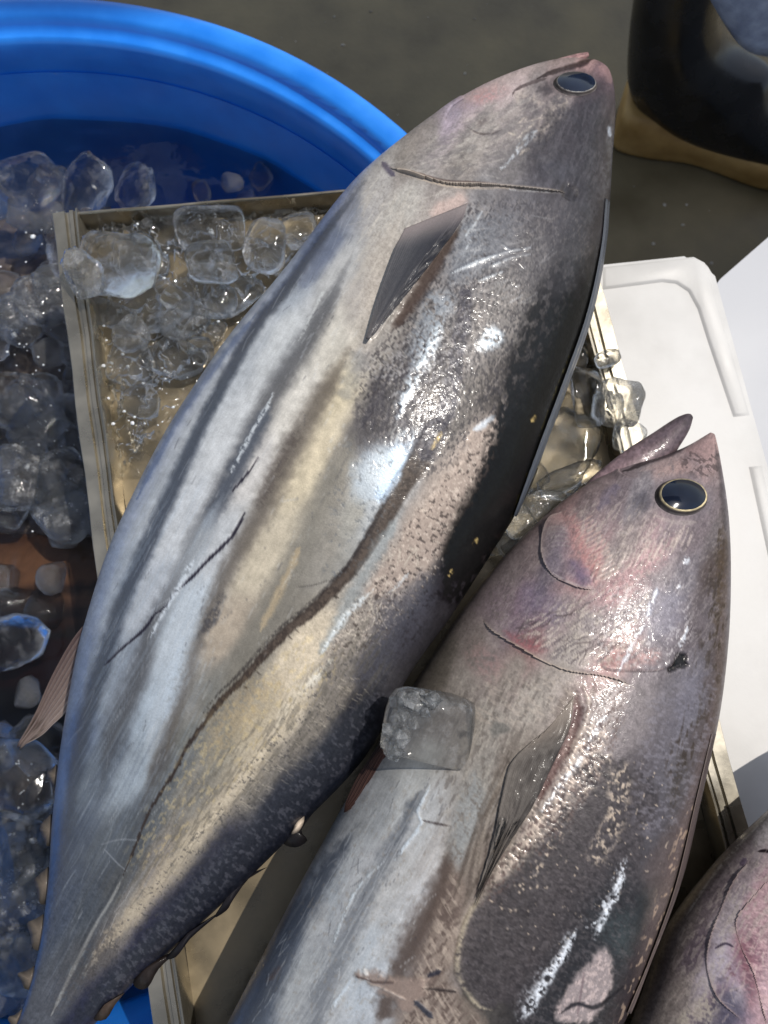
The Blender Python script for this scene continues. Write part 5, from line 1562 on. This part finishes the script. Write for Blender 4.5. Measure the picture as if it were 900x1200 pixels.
# cube on the second tuna, crusted on its upper left side
w, n_ = B2.surf(np.array((502, 856)))
cube = ice("ice_cube", "clear ice cube with a crumbly crust, lying on the middle tuna beside its chest fin", (501, 858), w[2] + .012, (.050, .047, .030), (10, 14, -8), 5, boxy=5.5, facets=3, rough=.05, mat='cubeice')
bmc = bmesh.new()
rs = np.random.RandomState(9)
for k in range(46):
    t = rs.rand()
    x, y = 470 + 42 * rs.rand() - 8 * t, 812 + 44 * t * rs.rand() + 10 * rs.rand()
    if rs.rand() < .4:
        x, y = 452 + 26 * rs.rand(), 838 + 44 * rs.rand()
    p = at(np.array((x, y)), w[2] + .022 + .010 * rs.rand())
    r_ = .0022 + .0035 * rs.rand()
    ret = bmesh.ops.create_icosphere(bmc, subdivisions=1, radius=r_)
    for v in ret['verts']:
        v.co = Vector(p) + v.co * (1 + .9 * (rs.rand() - .5))
crust = bm_obj("crust", bmc, M['frost'], cube, False)
crust["kind"] = "stuff"
crust.matrix_parent_inverse = Matrix.LocRotScale(cube.location, cube.rotation_euler, None).inverted()

# corner of the tray
ice("ice_cube", "large clear ice block on the tray's upper left corner, over the rail", (138, 312), .030, (.066, .050, .030), (8, -10, -14), 21, boxy=5, facets=6, rough=.07)
ice("ice_cube", "jagged frosted ice shard hanging over the left rail of the tray", (98, 322), .036, (.030, .044, .016), (20, -15, 30), 33, 'frost', boxy=2.5, facets=7, rough=.22)
ice("ice_cube", "squarish ice block against the tray's back wall, with a rounded hollow below", (246, 268), .018, (.058, .034, .026), (4, 6, 4), 27, boxy=5, facets=4, rough=.06)
ice("ice_cube", "rounded dark ice dome in the middle of the melting heap in the tray", (250, 308), .024, (.044, .036, .024), (-12, 8, 6), 14, boxy=3, facets=4, rough=.08)
ice("ice_cube", "tall oval ice cube near the striped belly by the back wall", (312, 288), .024, (.034, .046, .026), (6, -12, -16), 18, boxy=3, facets=3, rough=.07)
ice("ice_cube", "small ice cube half hidden by the large tuna at the back wall", (352, 272), .018, (.030, .030, .022), (0, 10, 20), 19, boxy=3.5, facets=4, rough=.08)
ice("ice_cube", "flat ice slab below the corner block in the melting heap", (232, 350), .014, (.060, .034, .020), (6, 4, -12), 41, boxy=4, facets=6, rough=.10)
ice("ice_cube", "pale rounded ice lump at the foot of the melting heap", (152, 392), .014, (.030, .030, .018), (0, 0, 30), 44, 'frost', boxy=2.6, facets=3, rough=.12)
ice("ice_cube", "flat melting ice piece at the left rail, under the corner block", (128, 368), .012, (.044, .022, .016), (0, 0, -20), 46, boxy=4, facets=5, rough=.1)
ice("ice_cube", "bright faceted ice bit close to the belly at mid heap", (236, 410), .012, (.020, .024, .016), (12, 0, 20), 47, boxy=3, facets=6, rough=.15)
ice("ice_cube", "frosty ice patch between the heap and the belly of the large tuna", (216, 376), .012, (.040, .030, .016), (0, 6, 40), 49, 'frost', boxy=3, facets=4, rough=.12)
for k, (x, y, sx, sy, rz) in enumerate([(186, 360, .062, .046, 20), (196, 276, .048, .034, 0), (276, 350, .050, .030, 35), (150, 424, .040, .046, 10), (206, 420, .050, .034, -25), (166, 306, .040, .050, 25), (332, 300, .036, .030, 40), (238, 392, .044, .030, 60), (166, 470, .028, .034, 70)]):
    ice("ice_piece", "small half-melted clear ice piece lying in the tray's upper left melting heap", (x, y), random.uniform(.007, .014), (sx, sy, random.uniform(.010, .016)), (random.uniform(-9, 9), random.uniform(-9, 9), rz), 60 + k, boxy=random.choice((2.4, 3, 4.5)), facets=6, rough=.16, sub=3, group="half-melted ice in the tray corner")

# right side of the tray, between the two big fish
ice("ice_cube", "cloudy ice cube standing on the right rail above the middle tuna's jaw", (724, 472), .040, (.030, .036, .034), (12, 16, -10), 71, 'frost', boxy=4.5, facets=4, rough=.07)
ice("ice_cube", "upright clear ice block left of the cube on the right rail", (689, 464), .036, (.024, .048, .034), (6, -14, 4), 72, boxy=5, facets=4, rough=.07)
ice("ice_cube", "small wet ice nub at the back of the right rail", (712, 420), .030, (.020, .014, .014), (0, 0, 15), 73, boxy=3, facets=4, rough=.1)
ice("ice_cube", "broad brownish ice slab wedged between the large tuna's back and the rail", (648, 530), .020, (.060, .072, .030), (4, 4, -28), 74, boxy=5, facets=5, rough=.07)
ice("ice_cube", "flat greenish white ice slab beside the middle tuna's throat", (632, 598), .026, (.060, .030, .020), (10, 4, 26), 75, 'frost', boxy=5, facets=5, rough=.06)
ice("ice_cube", "greenish white ice slab low in the gap between both fish heads", (604, 624), .022, (.036, .040, .022), (4, -8, 30), 76, 'frost', boxy=5, facets=4, rough=.07)
ice("ice_cube", "amber tinged ice edge under the upright block", (668, 560), .026, (.050, .018, .020), (0, 0, 22), 77, boxy=4, facets=4, rough=.1)
ice("ice_cube", "pale wet ice slab bridging the right rail by the jaw tip", (738, 512), .026, (.026, .026, .010), (0, 10, -12), 78, 'frost', boxy=5, facets=3, rough=.05)
for k, (x, y, sx, sy, rz) in enumerate([(672, 420, .022, .02, 0), (690, 408, .018, .016, 30), (656, 452, .026, .018, 20), (700, 440, .018, .02, 0), (620, 560, .03, .024, 20), (590, 640, .024, .02, 0)]):
    ice("ice_piece", "small wet ice piece wedged behind the large tuna's back", (x, y), .014, (sx, sy, .018), (random.uniform(-20, 20), random.uniform(-20, 20), rz), 90 + k, boxy=3, facets=5, rough=.12, sub=3, group="ice bits behind the large tuna")


def crumbs(name, label, n, box, z, r, seed, ok=None):  # white crumbs and bubbles, added to give the ice water sparkles
    rs = np.random.RandomState(seed)
    bm = bmesh.new()
    k = 0
    while k < n:
        x, y = rs.uniform(box[0], box[2]), rs.uniform(box[1], box[3])
        if (ok and not ok(x, y)) or fbm(np.array([x]), np.array([y]), 40, 2, 3)[0] < .42:
            k += .2
            continue
        ret = bmesh.ops.create_icosphere(bm, subdivisions=1, radius=1)
        sc = r * rs.uniform(.5, 1.5) * (1 + 1.5 * (rs.rand() < .08))
        p = at(np.array((x, y)), z + rs.uniform(-.002, .004))
        for v in ret['verts']:
            v.co = Vector(p) + Vector((v.co.x * sc * rs.uniform(.7, 1.5), v.co.y * sc, v.co.z * sc * .7))
        k += 1
    o = bm_obj(name, bm, M['frost2'], None, False)
    return tag(o, label, "ice", None, "stuff")


crumbs("ice_crumbs", "tiny white ice crumbs and bubbles sprinkled over the tub's ice water", 230, (-10, 196, 112, 1120), WZ_ + .008, .0008, 5, lambda x, y: not 630 < y < 880)
crumbs("ice_crumbs", "tiny wet ice crumbs scattered through the tray's melting heap", 130, (100, 250, 330, 500), .012, .0009, 6, lambda x, y: x + .62 * (y - 250) < 345)


# film of melt water over the tray's upper left part
def water_sheet(name, poly_px, z, amp, sc, mat, kind, nx=150, rim=12, mask=None):
    P = np.array(poly_px, float)
    lo, hi = P.min(0), P.max(0)
    ny = int(nx * (hi[1] - lo[1]) / (hi[0] - lo[0]))
    X, Y = np.meshgrid(np.linspace(lo[0], hi[0], nx), np.linspace(lo[1], hi[1], ny), indexing='ij')
    x, y = X.ravel(), Y.ravel()
    s = Skin(np.stack([x, y], 1), (1, 0))
    I, d = s.poly(list(map(tuple, P)), rim + 400)
    D = np.full(len(x), 999.)
    D[I] = d
    m = sstep(0, -rim, D)
    if mask:
        m = m * mask(x, y)
    h = (fbm(x, y, sc, 4, 3) - .3) * amp
    ridge = np.abs(fbm(x, y, sc * .8, 3, 5) - .5)
    h = h + amp * .5 * (1 - sstep(0, .06, ridge)) * .6
    Z = z + m * h
    V = at(np.stack([x, y], 1), 0)
    V = np.stack([V[:, 0], V[:, 1], Z], 1)
    q = quads(nx, ny)
    keep = (m[q] > .02).any(1)
    q = q[keep]
    used = np.unique(q)
    re = -np.ones(len(V), int)
    re[used] = np.arange(len(used))
    q = re[q]
    me = grid_mesh(name, V[used], q[:, ::-1], {})
    o = link(name, me, mat)
    return tag(o, kind=kind)


ws = water_sheet("melt_water", [(96, 250), (400, 238), (420, 230), (330, 340), (250, 430), (200, 520), (168, 560), (140, 560), (124, 470), (108, 340)], .004, .018, 22, M['water'], 'stuff', 190, 26)
tag(ws, "wrinkled film of melt water round the ice in the tray's upper left corner", "water")
rv_ = water_sheet("melt_water", [(168, 470), (178, 462), (184, 476), (176, 500), (168, 528), (160, 532), (158, 518)], .004, .006, 9, M['water'], 'stuff', 40, 4)
tag(rv_, "short trickle of water running down the steel tray floor", "water")

# ------------------------------------------------------------------ ice water in the tub, a tuna under it
WZ = -.115
n_th = 120
rr = np.linspace(0, TR - .0558, 90)
th = np.linspace(0, 2 * math.pi, n_th, endpoint=False)
Rr, Tt = np.meshgrid(rr, th, indexing='ij')
X, Y = TC[0] + Rr * np.cos(Tt), TC[1] + Rr * np.sin(Tt)
Z = WZ + (fbm(X * 1000 + 900, Y * 1000 + 900, 40, 3, 2) - .5) * .010
me = grid_mesh("tub_water", np.stack([X, Y, Z], -1).reshape(-1, 3), quads(90, n_th, True), {})
tw = link("tub_water", me, M['tubwater'])
tag(tw, "clear rippled ice water filling the blue tub", "water", None, "structure")


def paint_sub(s):
    s.idw([(20, 600, (120, 84, 60)), (60, 680, (150, 108, 78)), (30, 720, (70, 54, 48)), (60, 760, (60, 46, 42)), (20, 860, (40, 36, 40)), (90, 900, (90, 60, 46)), (-60, 700, (90, 80, 76)), (-100, 900, (30, 30, 34)), (150, 700, (120, 90, 70))])
    s.stroke([(-120, 690), (0, 694), (110, 688), (200, 680)], 5, (34, 28, 28), .85, .7, 3)
    s.stroke([(-120, 720), (0, 722), (110, 716), (200, 706)], 4, (34, 28, 28), .85, .7, 3)
    s.stroke([(-120, 752), (0, 748), (110, 740), (200, 730)], 6, (30, 26, 26), .85, .7, 3)
    s.silver[:] = .3


sc_ = at((40, 720), -.20)
subt = empty("tuna", (sc_[0], sc_[1], -.3), "brownish tuna sunk under the ice water at the tub's left", "fish")
make_body("body", subt, [(-330, 700), (-250, 660), (-120, 620), (0, 605), (100, 612), (200, 640), (270, 690)], [(-330, 730), (-250, 780), (-120, 850), (0, 880), (100, 870), (200, 820), (270, 740)], (1.0, 0.0), [-.20, -.20], [.6, .66, .66, .62], 150, 80, 24, paint_sub)

# slush: the mass of small ice below the water
nx, ny = 150, 300
X, Y = np.meshgrid(np.linspace(-80, 130, nx), np.linspace(240, 1120, ny), indexing='ij')
x, y = X.ravel(), Y.ravel()
rs = np.random.RandomState(4)
pc = np.stack([rs.uniform(-90, 140, 900), rs.uniform(230, 1130, 900)], 1)
d1 = np.full(len(x), 1e9)
for c in pc:
    d1 = np.minimum(d1, (x - c[0])**2 + (y - c[1])**2)
lump = np.sqrt(np.clip(1 - d1 / 260, 0, 1))
fade = sstep(240, 330, y) * sstep(1120, 1050, y) * (1 - .9 * sstep(620, 660, y) * sstep(900, 860, y))
V = at(np.stack([x, y], 1), 0)
zz = WZ - .055 + .026 * lump * fade + .014 * (fbm(x, y, 60, 3, 1) - .5) - .06 * (1 - fade)
V = at(np.stack([x, y], 1), zz)
me = grid_mesh("slush", V, quads(nx, ny)[:, ::-1], {})
so = link("slush", me, M['slush'])
tag(so, "dull grey brown crushed ice packed below the water along the tray's left rail", "ice", None, "stuff")

# ice floating in the tub: the chunks that can be told apart
tubs = [((100, 218), "ice chunk with a bright wet crest by the blue tub wall, left of the tray", .060, 'ice'), ((162, 222), "ice chunk just behind the tray's back left corner, lit from the tub wall", .055, 'ice'), ((34, 210), "flat ice chunk with a bright top edge, highest at the tub's wall", .072, 'ice'),
        ((48, 352), "whitish frosted ice lump beside the upper end of the tray's left rail", .050, 'frost'), ((22, 376), "frosted grey ice lump at the left, below the dark blue water", .050, 'frost'), ((72, 330), "white frosted ice lump touching the left rail below its corner", .044, 'frost'),
        ((78, 600), "big dull grey ice chunk tucked against the middle of the left rail", .062, 'frost'), ((70, 566), "ice chunk with a bright glint on the left rail's middle", .058, 'ice'), ((22, 470), "large rounded dark ice chunk at the left edge, above the brown fish", .075, 'ice'),
        ((24, 560), "ice lump lying on the sunken brown tuna's back", .060, 'frost'), ((10, 590), "ice piece with a pale blade-shaped highlight by the sunken tuna", .050, 'ice'), ((14, 752), "round ice piece with a dotted wet rim over the sunken tuna", .060, 'ice'),
        ((22, 912), "rounded ice chunk under the loose pinkish fin of the large tuna", .070, 'ice'), ((20, 990), "round grey ice ball by the large tuna's tail finlets", .062, 'ice'), ((32, 1050), "frosty ice heap left of the tail finlets", .066, 'frost'), ((18, 1128), "blue-tinged ice chunk at the lower left, over bare blue plastic", .060, 'ice')]
for k, (p, lab, sz, mt_) in enumerate(tubs):
    ice("ice_chunk", lab, p, WZ + .010, (sz * random.uniform(.9, 1.2), sz * random.uniform(.75, 1), sz * .55), (random.uniform(-25, 25), random.uniform(-25, 25), random.uniform(0, 180)), 200 + k, mt_, "ice in the blue tub", boxy=3.2, facets=6, rough=.12)
rs = np.random.RandomState(12)
base = [ice_mesh("ice_chunk", (1, 1, .7), 300 + k, 3, 6, .14, 3) for k in range(5)]
basef = [m_.copy() for m_ in base]
for m_ in base:
    m_.materials.append(M['ice'])
for m_ in basef:
    m_.materials.append(M['frost'])
k = 0
pts = []
while k < 100:
    x, y = rs.uniform(-40, 120), rs.uniform(198, 1180)
    if 625 < y < 870 and rs.rand() < .9:
        continue
    if y < 300 and rs.rand() < .6:
        x, y = rs.uniform(-20, 330), rs.uniform(196, 240)
    sz = rs.uniform(.022, .05)
    if any(math.hypot(x - a, y - b) < 15 for a, b in pts):
        continue
    pts.append((x, y))
    o = bpy.data.objects.new("ice_chunk", (base if rs.rand() < .7 else basef)[k % 5])
    o.location = at((x, y), WZ + rs.uniform(-.012, .006))
    o.scale = (sz * rs.uniform(.8, 1.3), sz, sz)
    o.rotation_euler = rs.uniform(-1, 1, 3) * (.5, .5, 3)
    COL.objects.link(o)
    tag(o, "small rounded clear ice chunk drifting among others in the blue tub", "ice", "small ice chunks drifting in the tub")
    k += 1


# ------------------------------------------------------------------ floor grit
def drops(name, label, pts, mat, r0, r1, seed, flat=.55):
    rs = np.random.RandomState(seed)
    bm = bmesh.new()
    for (p, nrm) in pts:
        r = r0 + (r1 - r0) * rs.rand() ** 3
        zq = Vector(nrm).to_track_quat('Z', 'Y').to_matrix()
        ret = bmesh.ops.create_icosphere(bm, subdivisions=2, radius=1)
        sx, sy = r * rs.uniform(.8, 1.5), r
        for v in ret['verts']:
            v.co = Vector(p) + zq @ Vector((v.co.x * sx, v.co.y * sy, v.co.z * r * flat))
    o = bm_obj(name, bm, mat, None)
    return tag(o, label, "water", None, "stuff")


rs = np.random.RandomState(31)
pts = []
for _ in range(70):
    q_ = at(np.array((rs.uniform(180, 900), rs.uniform(0, 320))), FLOOR_Z)
    pts.append((q_, (0, 0, 1)))
g_ = drops("floor_grit", "pale grit and crumbs lying on the dark wet floor", pts, M['grit'], .0006, .0028, 34, .6)
g_["category"] = "grit"
